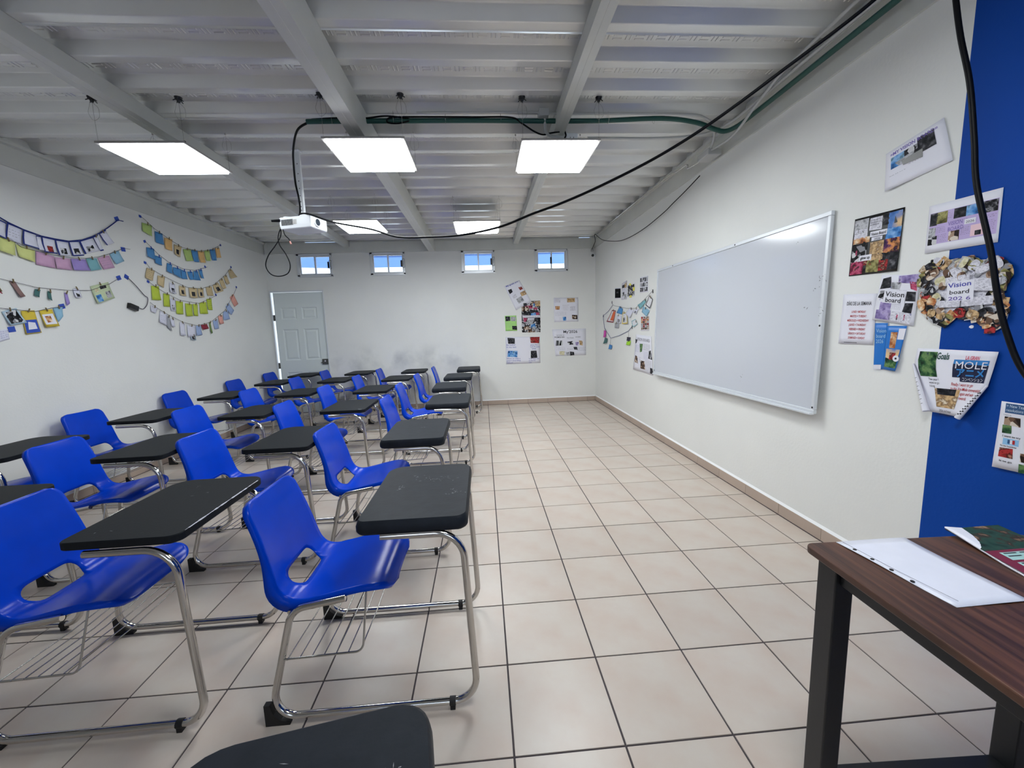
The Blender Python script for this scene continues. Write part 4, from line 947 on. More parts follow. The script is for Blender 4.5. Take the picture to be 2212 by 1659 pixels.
# ---------------------------------------------------------------- security camera in the far right corner
cm = thing('security_camera', 'small white bullet camera with a black lens in the far right corner', 'camera', (1.955, 6.20, 2.61))
b = MB().cyl((.055, .055, .0), (.062, .063, .0), .035, 14); b.obj('wall_base', M_white, cm)
b = MB(); b.tube([(.058, .058, 0), (.03, .03, .012), (.0, -.01, .0)], [.014, .012, .012], 8); b.obj('arm', M_white, cm)
b = MB(); b.tube([(.02, .02, .004), (.0, -.02, .0), (-.012, -.05, -.004)], [.026, .029, .030], 16); bo = b.obj('camera_body', M_white, cm)
MB().cyl((-.0125, -.0505, -.004), (-.0145, -.056, -.0048), .024, 16).obj('lens', M_black, bo)
bx = MB().box((1.935, 6.215, 2.690), (1.985, 6.26, 2.735)).obj('camera_power_box', M_pvc, None, bevel=.003); tag(bx, 'tiny grey box above the security camera under the beam', 'box')
cable('camera_cable', [(1.945, 6.21, 2.72), (1.945, 6.12, 2.76), (1.96, 6.05, 2.83)]+[(1.93 if k < 2 else 1.985, y, z) for k, (y, z) in enumerate(CAMCABLE)], .0048, M_cable, 'thin black cable drooping along the upper right wall from the security camera')

# ---------------------------------------------------------------- posters
M_matte = mat('matte_black_print', '#0b0b0e', .8, spec=.1)
def frame_of(wall, u, v, d):
    """local x = right as seen, y = up, z = into the room"""
    if wall == 'R': return Matrix(((0, 0, -1, XR-d), (-1, 0, 0, -u), (0, 1, 0, v), (0, 0, 0, 1)))
    if wall == 'L': return Matrix(((0, 0, 1, XL+d), (1, 0, 0, u), (0, 1, 0, v), (0, 0, 0, 1)))
    return Matrix(((1, 0, 0, u), (0, 0, -1, YF-d), (0, 1, 0, v), (0, 0, 0, 1)))
class Sheet:
    """a pinned sheet of paper given by its four corners on the wall (TL, TR, BR, BL)"""
    def __init__(s, wall, quad, name, label, cat, m, group=None, d=.002, curl=.004, n=8, th=.0008, seed=0, corner=None, edges=None):
        s.ed = edges
        cx = sum(p[0] for p in quad)/4; cy = sum(p[1] for p in quad)/4
        s.c0 = Vector((cx, cy)); s.q = [Vector((p[0]-cx, p[1]-cy)) for p in quad]; s.cf = corner; s.curl = curl; s.seed = seed
        s.root = thing(name, label, cat, M=frame_of(wall, cx, cy, d), group=group)
        b = MB(); vs = []
        for k in (0, 1):
            for j in range(n+1):
                for i in range(n+1): vs.append(s.at(i/n, j/n, k*th))
        m1 = (n+1)*(n+1); fs = []
        for j in range(n):
            for i in range(n):
                q = j*(n+1)+i; fs.append((q, q+1, q+n+2, q+n+1)); fs.append((m1+q, m1+q+n+1, m1+q+n+2, m1+q+1))
        bd = [i for i in range(n+1)]+[(j+1)*(n+1)+n for j in range(n)]+[n*(n+1)+i for i in range(n-1, -1, -1)]+[j*(n+1) for j in range(n-1, 0, -1)]
        for k in range(len(bd)): q, w = bd[k], bd[(k+1) % len(bd)]; fs.append((w, q, m1+q, m1+w))
        b.add(vs, fs, True); s.th = th
        s.sheet = b.obj('sheet', m, s.root)
    def z(s, a, t):
        w = s.curl*(.5+.5*math.sin(3.1*a+2.3*t+s.seed))*(.25+t*t*.75)
        if s.cf: w += s.cf(a, t)
        return w
    def at(s, a, t, z=0.0):
        q = s.q
        if s.ed:
            l = s.ed[0]; rr = s.ed[1]
            def on(e):
                for k in range(len(e)-1):
                    if t <= e[k+1][0] or k == len(e)-2: f = (t-e[k][0])/(e[k+1][0]-e[k][0]); return Vector(e[k][1])*(1-f)+Vector(e[k+1][1])*f
            p = on(l)*(1-a)+on(rr)*a-s.c0; return (p.x, p.y, z+s.z(a, t))
        p = (q[0]*(1-a)+q[1]*a)*(1-t)+(q[3]*(1-a)+q[2]*a)*t
        return (p.x, p.y, z+s.z(a, t))
    def photo(s, a0, t0, a1, t1, m, lift=.0005, name='photo', n=3, jit=0.0):
        b = MB(); j = [rnd.uniform(-jit, jit) for _ in range(8)]
        vs = []
        for k in (0, 1):
            for r in range(n+1):
                for c in range(n+1):
                    x, y = c/n, r/n
                    a = a0+(a1-a0)*x+(j[0]*(1-x)*(1-y)+j[1]*x*(1-y)+j[2]*x*y+j[3]*(1-x)*y); t = t0+(t1-t0)*y+(j[4]*(1-x)*(1-y)+j[5]*x*(1-y)+j[6]*x*y+j[7]*(1-x)*y)
                    vs.append(s.at(a, t, s.th+.0002+lift*k))
        m1 = (n+1)**2; fs = [(m1+r*(n+1)+c, m1+(r+1)*(n+1)+c, m1+(r+1)*(n+1)+c+1, m1+r*(n+1)+c+1) for r in range(n) for c in range(n)]
        b.add(vs, fs); return b.obj(name, m, s.root)
    def text(s, body, a, t, h, m, align='LEFT', bold=0.0, width=None, slope=0.0, shear=0.0, name='lettering', lift=.0012):
        """baseline-left at (a, t); h = letter height as a fraction of the sheet height"""
        v, f = text_mesh(body, 1.0, bold, align, shear)
        if not v: return
        W = (s.q[1]-s.q[0]).length; H = (s.q[3]-s.q[0]).length
        xw = max(p.x for p in v)-min(p.x for p in v)
        sx = h*H/W*1.35 if width is None else width/xw
        b = MB(); b.add([s.at(a+p.x*sx, t-p.y*h*1.35+slope*p.x*sx, s.th+lift) for p in v], f); return b.obj(name, m, s.root)
    def scribble(s, a0, t0, a1, rows, dt, m, seed=1, h=.3, name='handwriting'):
        """rows of small handwriting-like words"""
        r = random.Random(seed); b = MB(); W = (s.q[1]-s.q[0]).length; H = (s.q[3]-s.q[0]).length; th = dt*.10
        for k in range(rows):
            a = a0; t = t0+k*dt
            while a < a1-.01:
                wl = r.uniform(.025, .07)*(a1-a0)*3; e = min(a+wl, a1); x = a
                while x < e:
                    hh = dt*h*r.uniform(.5, 1.1); st = dt*.30*H/W
                    w = st*.28
                    b.add([s.at(x, t, s.th+.001), s.at(x+w, t, s.th+.001), s.at(x+w+st*.2, t-hh, s.th+.001), s.at(x+st*.2, t-hh, s.th+.001)], [(0, 1, 2, 3)])
                    if r.random() < .7: b.add([s.at(x, t-hh*.5, s.th+.001), s.at(x+st, t-hh*.5, s.th+.001), s.at(x+st, t-hh*.5-th, s.th+.001), s.at(x, t-hh*.5-th, s.th+.001)], [(0, 1, 2, 3)])
                    x += st
                a = e+dt*.5*H/W
            if r.random() < .3: pass
        if b.v: tag(b.obj(name, m, s.root), kind='stuff')
PM = {
 'dark': print_mat('print_dark', ['#0e0f12', '#1c1d22', '#3a3a40', '#6b6b70'], 40),
 'mono': print_mat('print_mono', ['#0d0d10', '#cfcfd2', '#2a2a2e', '#8c8c92', '#151518'], 45, 'cells'),
 'brown': print_mat('print_brown', ['#2c211c', '#6e5444', '#a78d78', '#d8ccbe', '#4b3a30'], 42, 'cells'),
 'warm': print_mat('print_warm', ['#5b3324', '#b06a3e', '#d9b184', '#efe3cf'], 30),
 'sand': print_mat('print_sand', ['#b58a5a', '#d8b98c', '#8a6b4a', '#e9dcc4'], 30),
 'blue': print_mat('print_blue', ['#15305a', '#3f7fc4', '#8fbbe6', '#24452c'], 18),
 'sky': print_mat('print_sky', ['#274b86', '#5b86c8', '#d9b98e', '#e9d0a6'], 8),
 'green': print_mat('print_green', ['#16261c', '#2f5a38', '#6f8f58', '#24364a'], 30),
 'pinkd': print_mat('print_magenta', ['#3a1626', '#8a2346', '#c95c7c', '#2a1a22'], 30),
 'grey': print_mat('print_grey', ['#5d5e62', '#9a9ba0', '#c6c7cc', '#3b3c40'], 30),
 'violet': print_mat('print_violet', ['#5c4c80', '#8f80b4', '#b7a9d2', '#3a3152'], 25),
 'red': print_mat('print_red', ['#7c1a1e', '#b8383a', '#3a1414', '#c98c7a'], 40),
 'concert': print_mat('print_concert', ['#241a3a', '#5a2f5e', '#e0965a', '#1a1426', '#7c3a6a'], 16),
 'fire': print_mat('print_fireworks', ['#07070a', '#0c0c10', '#26262c', '#8a8a90', '#0a0a0e'], 45),
 'leaf': print_mat('print_olive', ['#3c3a24', '#6f6a3e', '#a8a36a', '#24231a'], 30),
 'cream': print_mat('print_cream', ['#d9d2b2', '#bfb98e', '#e9e4cc', '#8f8a64'], 30),
 'newsp': print_mat('print_newspaper', ['#d8d7e0', '#c2c1cd', '#e8e7f0', '#abaab8'], 60),
 'tower': print_mat('print_towers', ['#0a0a0c', '#cfd1d4', '#0a0a0c', '#6a6b70'], 14, 'cells', (2.5, .3, 1)),
}
# ---- far wall
s = Sheet('F', Q_far_goals, 'pinned_sheet', 'tilted white sheet with five small pictures on the far wall', 'poster', M_paper, curl=.003)
s.text('My goals are', .08, .055, .055, M_inkblue, width=.78, bold=.02)
for q in ((.10, .20, .32, .34, 'dark'), (.72, .27, .93, .39, 'red'), (.16, .44, .40, .56, 'newsp'), (.66, .49, .98, .64, 'sand'), (.30, .62, .66, .84, 'grey')): s.photo(*q[:4], PM[q[4]], jit=.02)
s = Sheet('F', Q_far_collage, 'collage_poster', 'dark crowded collage poster overlapped by the tilted sheet', 'poster', PM['mono'], curl=.002, d=.0012)
r2 = random.Random(21)
for k in range(30):
    a, t = r2.uniform(.0, .8), r2.uniform(0, .88); s.photo(a, t, min(1, a+r2.uniform(.14, .4)), min(1, t+r2.uniform(.06, .16)), PM[r2.choice(['mono', 'brown', 'dark', 'grey', 'blue', 'brown', 'pinkd', 'dark'])], lift=.0004+.00008*k, jit=.02)
s.photo(.72, .01, 1, .17, PM['sand'], lift=.0035)
s.photo(.04, .46, .98, .53, M_paper, lift=.0036); s.text('my dream life for this new year', .07, .515, .04, M_ink, width=.86, lift=.0045)
s.photo(.32, .545, .64, .60, M_paper, lift=.0036); s.text('FUTURE', .36, .59, .03, M_ink, width=.24, lift=.0045)
M_greenpaper = mat('green_paper', '#a8dd7f', .7)
s = Sheet('F', Q_far_green, 'small_green_sheet', 'small light green sheet with three dark pictures on the far wall', 'poster', M_greenpaper, curl=.002)
for q in ((.05, .06, .46, .34, 'dark'), (.50, .08, .93, .36, 'grey'), (.60, .68, 1.0, .92, 'dark')): s.photo(*q[:4], PM[q[4]], jit=.02)
s.scribble(.06, .48, .5, 4, .09, M_inkgrey, 2); s.scribble(.55, .52, .95, 2, .09, M_inkgrey, 3)
s = Sheet('F', Q_far_fourphoto, 'pinned_sheet', 'wide white sheet with four corner pictures, lowest on the far wall', 'poster', M_paper, curl=.003)
for q in ((.07, .04, .27, .25, 'dark'), (.72, .02, .98, .24, 'red'), (.05, .51, .34, .74, 'blue'), (.73, .54, .90, .80, 'dark')): s.photo(*q[:4], PM[q[4]], jit=.015)
s.text('Be better\nin my test', .02, .32, .06, M_inkblue, width=.28); s.text('Want to visit a\nsmart boarding\nSchool', .02, .82, .055, M_inkblue, width=.40)
s.text('pass the\nLA Promo\n  2026', .72, .33, .055, M_inkblue, width=.26); s.text('To be happy with\nmy favorite\nteam', .66, .85, .05, M_inkblue, width=.30)
s = Sheet('F', Q_far_faint, 'pinned_sheet', 'upper white sheet with faint pencil drawings beside the corner', 'poster', M_paper, curl=.002)
for q in ((.03, .04, .26, .19, 'newsp'), (.55, .03, .86, .20, 'sand'), (.06, .35, .24, .48, 'warm'), (.66, .36, .88, .54, 'newsp'), (.36, .80, .49, .95, 'blue'), (.74, .72, .95, .90, 'brown')): s.photo(*q[:4], PM[q[4]], jit=.01)
s.scribble(.05, .60, .5, 4, .045, M_inkgrey, 4); s.scribble(.36, .32, .60, 5, .05, M_inkgrey, 6); s.scribble(.22, .84, .34, 3, .04, M_inkgrey, 7)
s = Sheet('F', Q_far_my2026, 'pinned_sheet', 'white sheet headed My 2026, torn at its lower edge, by the corner', 'poster', M_paper, curl=.008)
s.text("My'2026", .32, .15, .105, M_ink, width=.42, bold=.015)
s.text('I promise to', .10, .24, .045, M_ink, width=.24); s.text('PROMISE RISK', .04, .32, .05, M_ink, width=.31, bold=.02); s.text('Start Study', .42, .35, .04, M_ink, width=.20); s.text('WORK!', .68, .33, .045, M_ink, width=.16)
for q in ((.07, .41, .28, .60, 'tower'), (.44, .46, .60, .60, 'mono'), (.67, .49, .76, .62, 'violet'), (.79, .46, .90, .62, 'sand'), (.62, .66, .73, .78, 'dark'), (.36, .88, .47, .99, 'grey'), (.47, .86, .60, 1.0, 'dark'), (.14, .84, .30, .96, 'cream')): s.photo(*q[:4], PM[q[4]], jit=.02)
s.scribble(.05, .68, .34, 3, .05, M_inkgrey, 8); s.scribble(.40, .74, .60, 2, .05, M_ink, 9); s.scribble(.72, .72, .98, 3, .05, M_inkgrey, 10); s.scribble(.28, .87, .60, 1, .05, M_ink, 12)

# ---- right wall beyond the board
s = Sheet('R', Q_r_black, 'black_print', 'small black printed sheet high on the right wall near the corner', 'poster', M_paper, curl=.002)
s.photo(.05, .07, .97, .93, M_matte, lift=.0008); s.photo(.30, .35, .60, .50, PM['dark'], lift=.0012)
s = Sheet('R', Q_r_strip, 'magazine_page', 'narrow curling magazine page between two dark prints', 'poster', PM['newsp'], curl=.012)
for q in ((.1, .14, .8, .32, 'dark'), (.55, .10, .95, .36, 'sand'), (.1, .58, .5, .78, 'mono'), (.5, .72, .9, .95, 'grey')): s.photo(*q[:4], PM[q[4]], jit=.02)
s = Sheet('R', Q_r_yellowtape, 'taped_print', 'dark print fixed with yellow tape scraps on the right wall', 'poster', M_paper, curl=.002)
s.photo(.04, .08, .96, .92, PM['mono'], lift=.0008)
M_yel = mat('yellow_tape', '#e9e05a', .6)
for q in ((.25, -.05, .55, .12), (.80, .30, 1.02, .58), (.30, .88, .62, 1.05)): s.photo(*q, M_yel, lift=.0016, name='tape', jit=.03)
s = Sheet('R', Q_r_grid, 'photo_grid_sheet', 'sheet with three rows of dark portraits, topmost left of the whiteboard', 'poster', M_paper, curl=.002)
for r in range(3):
    for c in range(5): s.photo(.05+.185*c, .06+.31*r, .05+.185*c+.16, .06+.31*r+.26, PM[('dark', 'grey', 'mono')[(r+c) % 3]], lift=.0007)
s = Sheet('R', Q_r_brown, 'photo_collage', 'brownish photo collage sheet just above the handwritten sheet', 'poster', M_paper, curl=.002)
for r in range(6):
    for c in range(4): s.photo(.03+.24*c, .02+.15*r, .03+.24*c+.22, .02+.15*r+.14, PM[r2.choice(['brown', 'warm', 'mono', 'brown', 'red', 'grey'])], lift=.0007)
s = Sheet('R', Q_r_vision, 'handwritten_board', 'white VISION BOARD sheet with dense writing left of the whiteboard', 'poster', M_paper, curl=.014, d=.004)
s.text('VISION BOARD', .12, .16, .085, M_inkgrey, width=.80, bold=.01)
for q in ((.32, .26, .48, .46, 'green'), (.80, .38, 1.0, .60, 'mono'), (.06, .60, .22, .80, 'brown'), (.38, .68, .62, .92, 'brown'), (.0, .16, .12, .24, 'dark'), (.88, .82, 1.0, .95, 'dark')): s.photo(*q[:4], PM[q[4]], jit=.03)
s.scribble(.03, .30, .28, 6, .035, M_inkblue, 13); s.scribble(.52, .24, .92, 5, .035, M_ink, 14); s.scribble(.55, .45, .80, 6, .035, M_inkblue, 15); s.scribble(.28, .62, .40, 5, .03, M_ink, 16); s.scribble(.64, .66, .95, 8, .035, M_ink, 17)

# ---- right wall nearer than the board
s = Sheet('R', Q_n_my, 'pinned_sheet', 'slanting white sheet lettered MY VISION BOARD, highest near the blue paint', 'poster', M_paper, curl=.010, d=.004)
s.text('=MY VISION BOARD=', .09, .16, .085, M_inkviolet, width=.80, bold=.02, slope=0)
s.photo(.10, .20, .36, .50, PM['blue']); s.photo(.34, .21, .62, .46, PM['mono'], lift=.0008); s.photo(.58, .12, .82, .48, PM['dark'], lift=.001, jit=.03); s.photo(.20, .36, .52, .52, PM['grey'], lift=.0012, jit=.04); s.photo(.30, .42, .60, .58, M_black, lift=.0014, jit=.04)
s.scribble(.08, .68, .34, 1, .06, M_inkgrey, 18); s.scribble(.40, .60, .62, 1, .06, M_inkgrey, 19)
s = Sheet('R', Q_n_dark, 'collage_poster', 'dark photo collage poster with plane window, right of the whiteboard', 'poster', M_black, curl=.004, seed=2)
for q in ((.02, .03, .32, .27, 'grey'), (.03, .20, .32, .36, 'newsp'), (.02, .34, .38, .44, 'warm'), (.02, .43, .34, .76, 'mono'), (.02, .75, .30, .98, 'pinkd'), (.34, .05, .60, .26, 'newsp'), (.40, .46, .68, .78, 'sand'), (.36, .76, .62, .97, 'leaf'), (.62, .02, .74, .22, 'dark'),
          (.72, .03, .98, .30, 'sky'), (.70, .28, .98, .46, 'blue'), (.68, .45, .98, .68, 'concert'), (.64, .67, .98, .80, 'dark'), (.62, .78, .80, .97, 'red'), (.80, .80, .98, .96, 'dark'), (.44, .60, .62, .74, 'brown'), (.10, .55, .22, .66, 'pinkd'), (.30, .74, .46, .84, 'red'), (.05, .82, .16, .92, 'warm')): s.photo(*q[:4], PM[q[4]], jit=.008, lift=.0006)
b = MB()   # sky picture framed by a rounded aeroplane window with a winglet
b.add([s.at(.84, .22, .003), s.at(.90, .21, .003), s.at(.845, .10, .003)], [(0, 1, 2)]); b.obj('winglet', M_dark, s.root)
s.photo(.38, .28, .72, .37, M_paper, lift=.0018); s.text('Vision Board', .41, .35, .05, M_ink, width=.29, bold=.015, lift=.0030)
s.photo(.42, .38, .64, .44, M_paper, lift=.0018); s.text('2026', .47, .432, .04, M_ink, width=.13, lift=.0030)
s.photo(.20, .66, .46, .76, M_paper, lift=.0018); s.text('glow up', .23, .73, .05, M_ink, width=.20, bold=.02, lift=.0030); s.text('It is the year of\nnew projects and\npersonal goals', .36, .10, .028, M_ink, width=.22, lift=.0020)
M_lil = mat('lilac_print', '#b9a6d6', .5)
s = Sheet('R', Q_n_purple, 'printed_slide', 'white and lilac vision board printout straddling the blue paint edge', 'poster', M_paper, curl=.003)
s.photo(.035, .17, .97, .83, M_lil, lift=.0004)
for q in ((.04, .18, .15, .44, 'dark'), (.14, .18, .30, .42, 'leaf'), (.39, .18, .56, .38, 'dark'), (.56, .18, .74, .38, 'blue'), (.74, .18, .965, .40, 'fire'), (.035, .48, .14, .68, 'grey'), (.035, .66, .17, .84, 'mono'), (.34, .62, .49, .82, 'brown')): s.photo(*q[:4], PM[q[4]], lift=.0008)
M_pnk = mat('pink_print', '#e6c3cc', .5)
s.photo(.64, .58, .82, .80, M_pnk, lift=.0008); s.photo(.70, .70, .78, .79, PM['dark'], lift=.0014)
s.text('VISION\nBOARD', .32, .50, .085, M_inkviolet, width=.22); s.photo(.55, .44, .70, .54, M_paper, lift=.0012); s.text('2026', .57, .52, .05, M_ink, width=.11, lift=.0022)
st = 30
for (a, t, e, n) in ((.16, .50, .29, 4), (.18, .66, .31, 5), (.51, .60, .63, 5), (.83, .56, .95, 6), (.78, .46, .95, 2), (.31, .24, .38, 4), (.41, .43, .60, 1)): s.scribble(a, t, e, n, .034, M_ink, st); st += 1
s = Sheet('R', Q_n_dias, 'weekday_sheet', 'white sheet listing weekdays in red capitals beside the whiteboard', 'poster', M_paper, curl=.004)
s.text('DÍAS DE LA SEMANA', .14, .22, .075, M_ink, width=.72, bold=.008)
for k, w in enumerate(('LUNES = MONDAY', 'MARTES = TUESDAY', 'MIÉRCOLES = WEDNESDAY', 'JUEVES = THURSDAY', 'VIERNES = FRIDAY', 'SÁBADO = SATURDAY', 'DOMINGO = SUNDAY')):
    v = len(w)/21*.62; s.text(w, .52-v/2, .37+.087*k, .046, M_inkred, width=v, bold=.012)
s.photo(.17, .965, .55, .975, M_ink, name='rule')
s = Sheet('R', Q_n_vision, 'cutout_board', 'white vision board sheet with pasted cuttings next to the scalloped collage', 'poster', M_paper, curl=.008, d=.004)
for q in ((.06, .06, .30, .30, 'dark'), (.34, .14, .56, .28, 'grey'), (.50, .0, .95, .15, 'violet'), (.80, .16, .96, .30, 'pinkd'), (.04, .34, .22, .52, 'mono'), (.72, .34, .96, .50, 'dark'), (.72, .54, .92, .76, 'dark'), (.12, .60, .38, .78, 'violet'), (.05, .78, .42, .97, 'violet'), (.45, .74, .90, .95, 'newsp'), (.55, .80, .80, .93, 'pinkd')): s.photo(*q[:4], PM[q[4]], jit=.03, lift=.0008)
s.photo(.18, .33, .72, .60, M_paper, lift=.0016); s.text('Vision', .22, .455, .11, M_ink, width=.48, bold=.01, lift=.0028); s.text('board', .24, .575, .10, M_ink, width=.38, bold=.01, lift=.0028)
s.scribble(.48, .32, .72, 2, .03, M_inkgrey, 40); s.scribble(.44, .62, .66, 4, .03, M_inkgrey, 41)
for (a, t) in ((.50, .08), (.30, .30), (.68, .62), (.88, .82), (.08, .58)): s.text('*', a, t, .06, M_inkblue)
M_azure = mat('azure_print', '#1f74c9', .4)
s = Sheet('R', Q_n_strip1, 'folded_flyer', 'bright blue folded flyer hanging below the pasted cuttings, left half', 'poster', M_azure, curl=.012, d=.003)
s.text('Vision\nboard\n2026', .15, .20, .085, mat('pale_print', '#a9d6ef', .5), width=.8)
s.photo(.02, .90, .75, 1.0, M_paper, name='white_end')
s = Sheet('R', Q_n_strip2, 'football_flyer', 'blue football flyer strip with players and ball, right half', 'poster', M_azure, curl=.012, d=.003, seed=3)
s.photo(.25, .14, .60, .50, PM['warm']); s.photo(.10, .52, .95, .75, PM['sky']); s.photo(.10, .72, .95, .94, PM['green']); s.photo(.64, .06, 1, .30, M_paper); s.photo(.35, .60, .75, .76, PM['red'], lift=.001)
b = MB(); c0 = s.at(.86, .72, .004); b.add([(c0[0]+.016*math.cos(k*.5236), c0[1]+.016*math.sin(k*.5236), c0[2]) for k in range(12)], [tuple(range(12))]); b.obj('football', M_paper, s.root)
b = MB(); b.add([(c0[0]+.006*math.cos(k*1.2566), c0[1]+.006*math.sin(k*1.2566), c0[2]+.0006) for k in range(5)], [tuple(range(5))]); b.obj('football_patch', M_ink, s.root)
# sheet with two rolled lower corners
def rolled(a, t): return .004+.012*t*t*(abs(a-.5)*2)**2
s = Sheet('R', Q_n_goals, 'pinned_sheet', 'white goals sheet with rolled-up lower corners on the blue paint', 'poster', M_paper, curl=.004, d=.004, corner=rolled, n=12,
          edges=(((0, GE[0]), (.22, GE[5]), (1, GE[4])), ((0, GE[1]), (.5, GE[2]), (1, GE[3]))))
for nm, (a0, t0), (a1, t1), r0, r1 in (('rolled_corner', (.0, .22), (.04, .99), .006, .022), ('rolled_corner', (1.0, .50), (.96, 1.0), .006, .018)):
    p0, p1 = Vector(s.at(a0, t0, .004)), Vector(s.at(a1, t1, .016)); tb = MB(); n_ = 10
    rings = []
    for q in range(n_+1):
        c = p0.lerp(p1, q/n_); rr_ = r0+(r1-r0)*q/n_; rings.append((c, rr_*.6))
    tb.tube([c for c, _ in rings], [x for _, x in rings], 12); ro = tb.obj(nm, M_paper, s.root)
    ax = (p1-p0); 
    for q in range(7 if a0 < .5 else 9):          # marks on the back of the roll
        f = .30+.09*q if a0 < .5 else .22+.08*q
        c = p0.lerp(p1, f); rr_ = (r0+(r1-r0)*f)*.6; u = ax.normalized(); v = Vector((u.y, -u.x, 0)); mk = MB()
        for e in ((-1, 1) if a0 > .5 else (0,)):
            if a0 > .5: o0 = c+v*rr_*.30*e+Vector((0, 0, rr_*1.0)); hw_, hl = .0028, .0030; o0 = o0+u*(.003 if e > 0 else -.003)
            else: o0 = c+Vector((0, 0, rr_*1.02)); hw_, hl = .0045, .0009
            mk.add([o0-v*hw_-u*hl, o0+v*hw_-u*hl, o0+v*hw_+u*hl, o0-v*hw_+u*hl], [(0, 1, 2, 3)])
        mk.obj('ink_mark', M_ink, ro)
s.photo(.05, .04, .30, .42, PM['green'], lift=.001); s.photo(.24, .60, .66, .90, PM['sand'], lift=.001); s.photo(.28, .60, .60, .70, PM['dark'], lift=.0016)
s.text('Goals', .30, .14, .10, M_green, width=.16, bold=.02)
M_mole = mat('logo_blue', '#2f7fc4', .4); M_navy = mat('logo_navy', '#101a3c', .4); M_logop = mat('logo_pink', '#d86a80', .4)
s.photo(.52, .20, .95, .40, M_navy, lift=.0012, jit=.01); s.photo(.62, .385, .94, .47, M_navy, lift=.0012)
s.text('LA GRAN', .66, .13, .055, M_logop, width=.16, bold=.03); s.text('MOLE', .55, .265, .115, M_paper, width=.37, bold=.0, lift=.0030)
for (dx, m) in ((.0, M_mole),): s.photo(.53, .135, .94, .22, M_mole, lift=.0008)
s.text('アニメ', .57, .385, .11, M_mole, width=.34, bold=.03, lift=.0034); s.text('コンベンション', .65, .455, .05, M_paper, width=.27, lift=.0034)
s.text('Finally I want to go\nto the Ani-Mole convention\nin CDMX again and win\nincredible rewards.', .50, .54, .05, M_inkred, width=.46, bold=.01)
s.text('This year I\nwant to go\nhiking', .16, .48, .04, M_ink, width=.16); s.text('2026, and many\nplay a lot more', .30, .97, .04, M_ink, width=.30)
s = Sheet('R', Q_n_newyear, 'pinned_sheet', 'white resolutions sheet with photos, cut by the right edge', 'poster', M_paper, curl=.008, d=.004)
M_nb = mat('navy_banner', '#2c5686', .5)
s.photo(.09, .02, .55, .16, M_nb, name='banner'); s.text('= New Year\nresolutions =', .11, .075, .045, mat('banner_text', '#cfe0f0', .5), width=.36, lift=.002)
s.text('I want to', .07, .20, .022, M_ink, width=.14); s.text('I want to try', .10, .515, .028, M_ink, width=.30, bold=.02); s.text('To be healthier', .08, .66, .022, M_ink, width=.28, bold=.02); s.text("It to go", .10, .89, .026, M_ink, width=.20, bold=.02)
for q in ((.10, .21, .38, .34, 'brown'), (.08, .34, .24, .46, 'green'), (.44, .14, .60, .28, 'blue'), (.48, .40, .60, .50, 'warm'), (.08, .68, .30, .82, 'red'), (.42, .72, .60, .84, 'brown'), (.40, .88, .60, 1.0, 'green')): s.photo(*q[:4], PM[q[4]], jit=.006)
s.photo(.12, .535, .38, .63, mat('flag_sky', '#8cc0e8', .5)); s.photo(.20, .55, .24, .61, M_nb, lift=.001); s.photo(.24, .55, .28, .61, M_paper, lift=.001); s.photo(.28, .55, .32, .61, M_inkred, lift=.001)

# scalloped collage: a backing sheet under dozens of curling cuttings
cu0 = (sum(p[0] for p in CLOUD)/len(CLOUD), sum(p[1] for p in CLOUD)/len(CLOUD))
cl = thing('collage_cutout', 'ragged-edged brown collage of curling cuttings reading vision board', 'poster', M=frame_of('R', cu0[0], cu0[1], .003))
poly = [((p[0]-cu0[0])*.95, (p[1]-cu0[1])*.95) for p in CLOUD]
bk = MB().prism(poly, 0, .002).obj('backing', PM['newsp'], cl)
def inside(x, y):
    c = False; n = len(poly)
    for i in range(n):
        (x1, y1), (x2, y2) = poly[i], poly[i-1]
        if (y1 > y) != (y2 > y) and x < (x2-x1)*(y-y1)/(y2-y1)+x1: c = not c
    return c
r2 = random.Random(44)
def cutting(x, y, w, h, an, m, z, bend, name='cutting', shape=5):
    b = MB(); c, s_ = math.cos(an), math.sin(an); n = 4; vs = []
    for k in (0, 1):
        for j in range(n+1):
            for i in range(n+1):
                u, v = (i/n-.5)*w, (j/n-.5)*h; rr = 1-.22*(abs(u/w)*2)**2*(abs(v/h)*2)**2*(shape/5)
                u *= rr; v *= rr; zz = z+bend*((u/w)**2*4+(v/h)*1.2*(1 if v > 0 else 0))*.5
                vs.append((x+u*c-v*s_, y+u*s_+v*c, zz+k*.0004))
    m1 = (n+1)**2; fs = []
    for j in range(n):
        for i in range(n): q = j*(n+1)+i; fs += [(m1+q, m1+q+1, m1+q+n+2, m1+q+n+1), (q, q+n+1, q+n+2, q+1)]
    b.add(vs, fs, True); return b.obj(name, m, cl)
k = 0
for i in range(len(poly)):                                   # ring of cuttings along the ragged edge
    for f in (0, .5):
        x = poly[i][0]*(1-f)+poly[(i+1) % len(poly)][0]*f; y = poly[i][1]*(1-f)+poly[(i+1) % len(poly)][1]*f
        top = y > .06
        pal = ['cream', 'newsp', 'leaf', 'grey', 'brown', 'cream'] if top and abs(x) < .1 else ['brown', 'dark', 'leaf', 'warm', 'brown', 'sand', 'mono', 'grey', 'red']
        cutting(x*.90, y*.90, r2.uniform(.035, .06), r2.uniform(.028, .05), math.atan2(y, x)+r2.uniform(-.6, .6), PM[r2.choice(pal)], .003+.00035*(k % 9), r2.uniform(.001, .009), shape=r2.choice((0, 1, 2, 4))); k += 1
n = 0
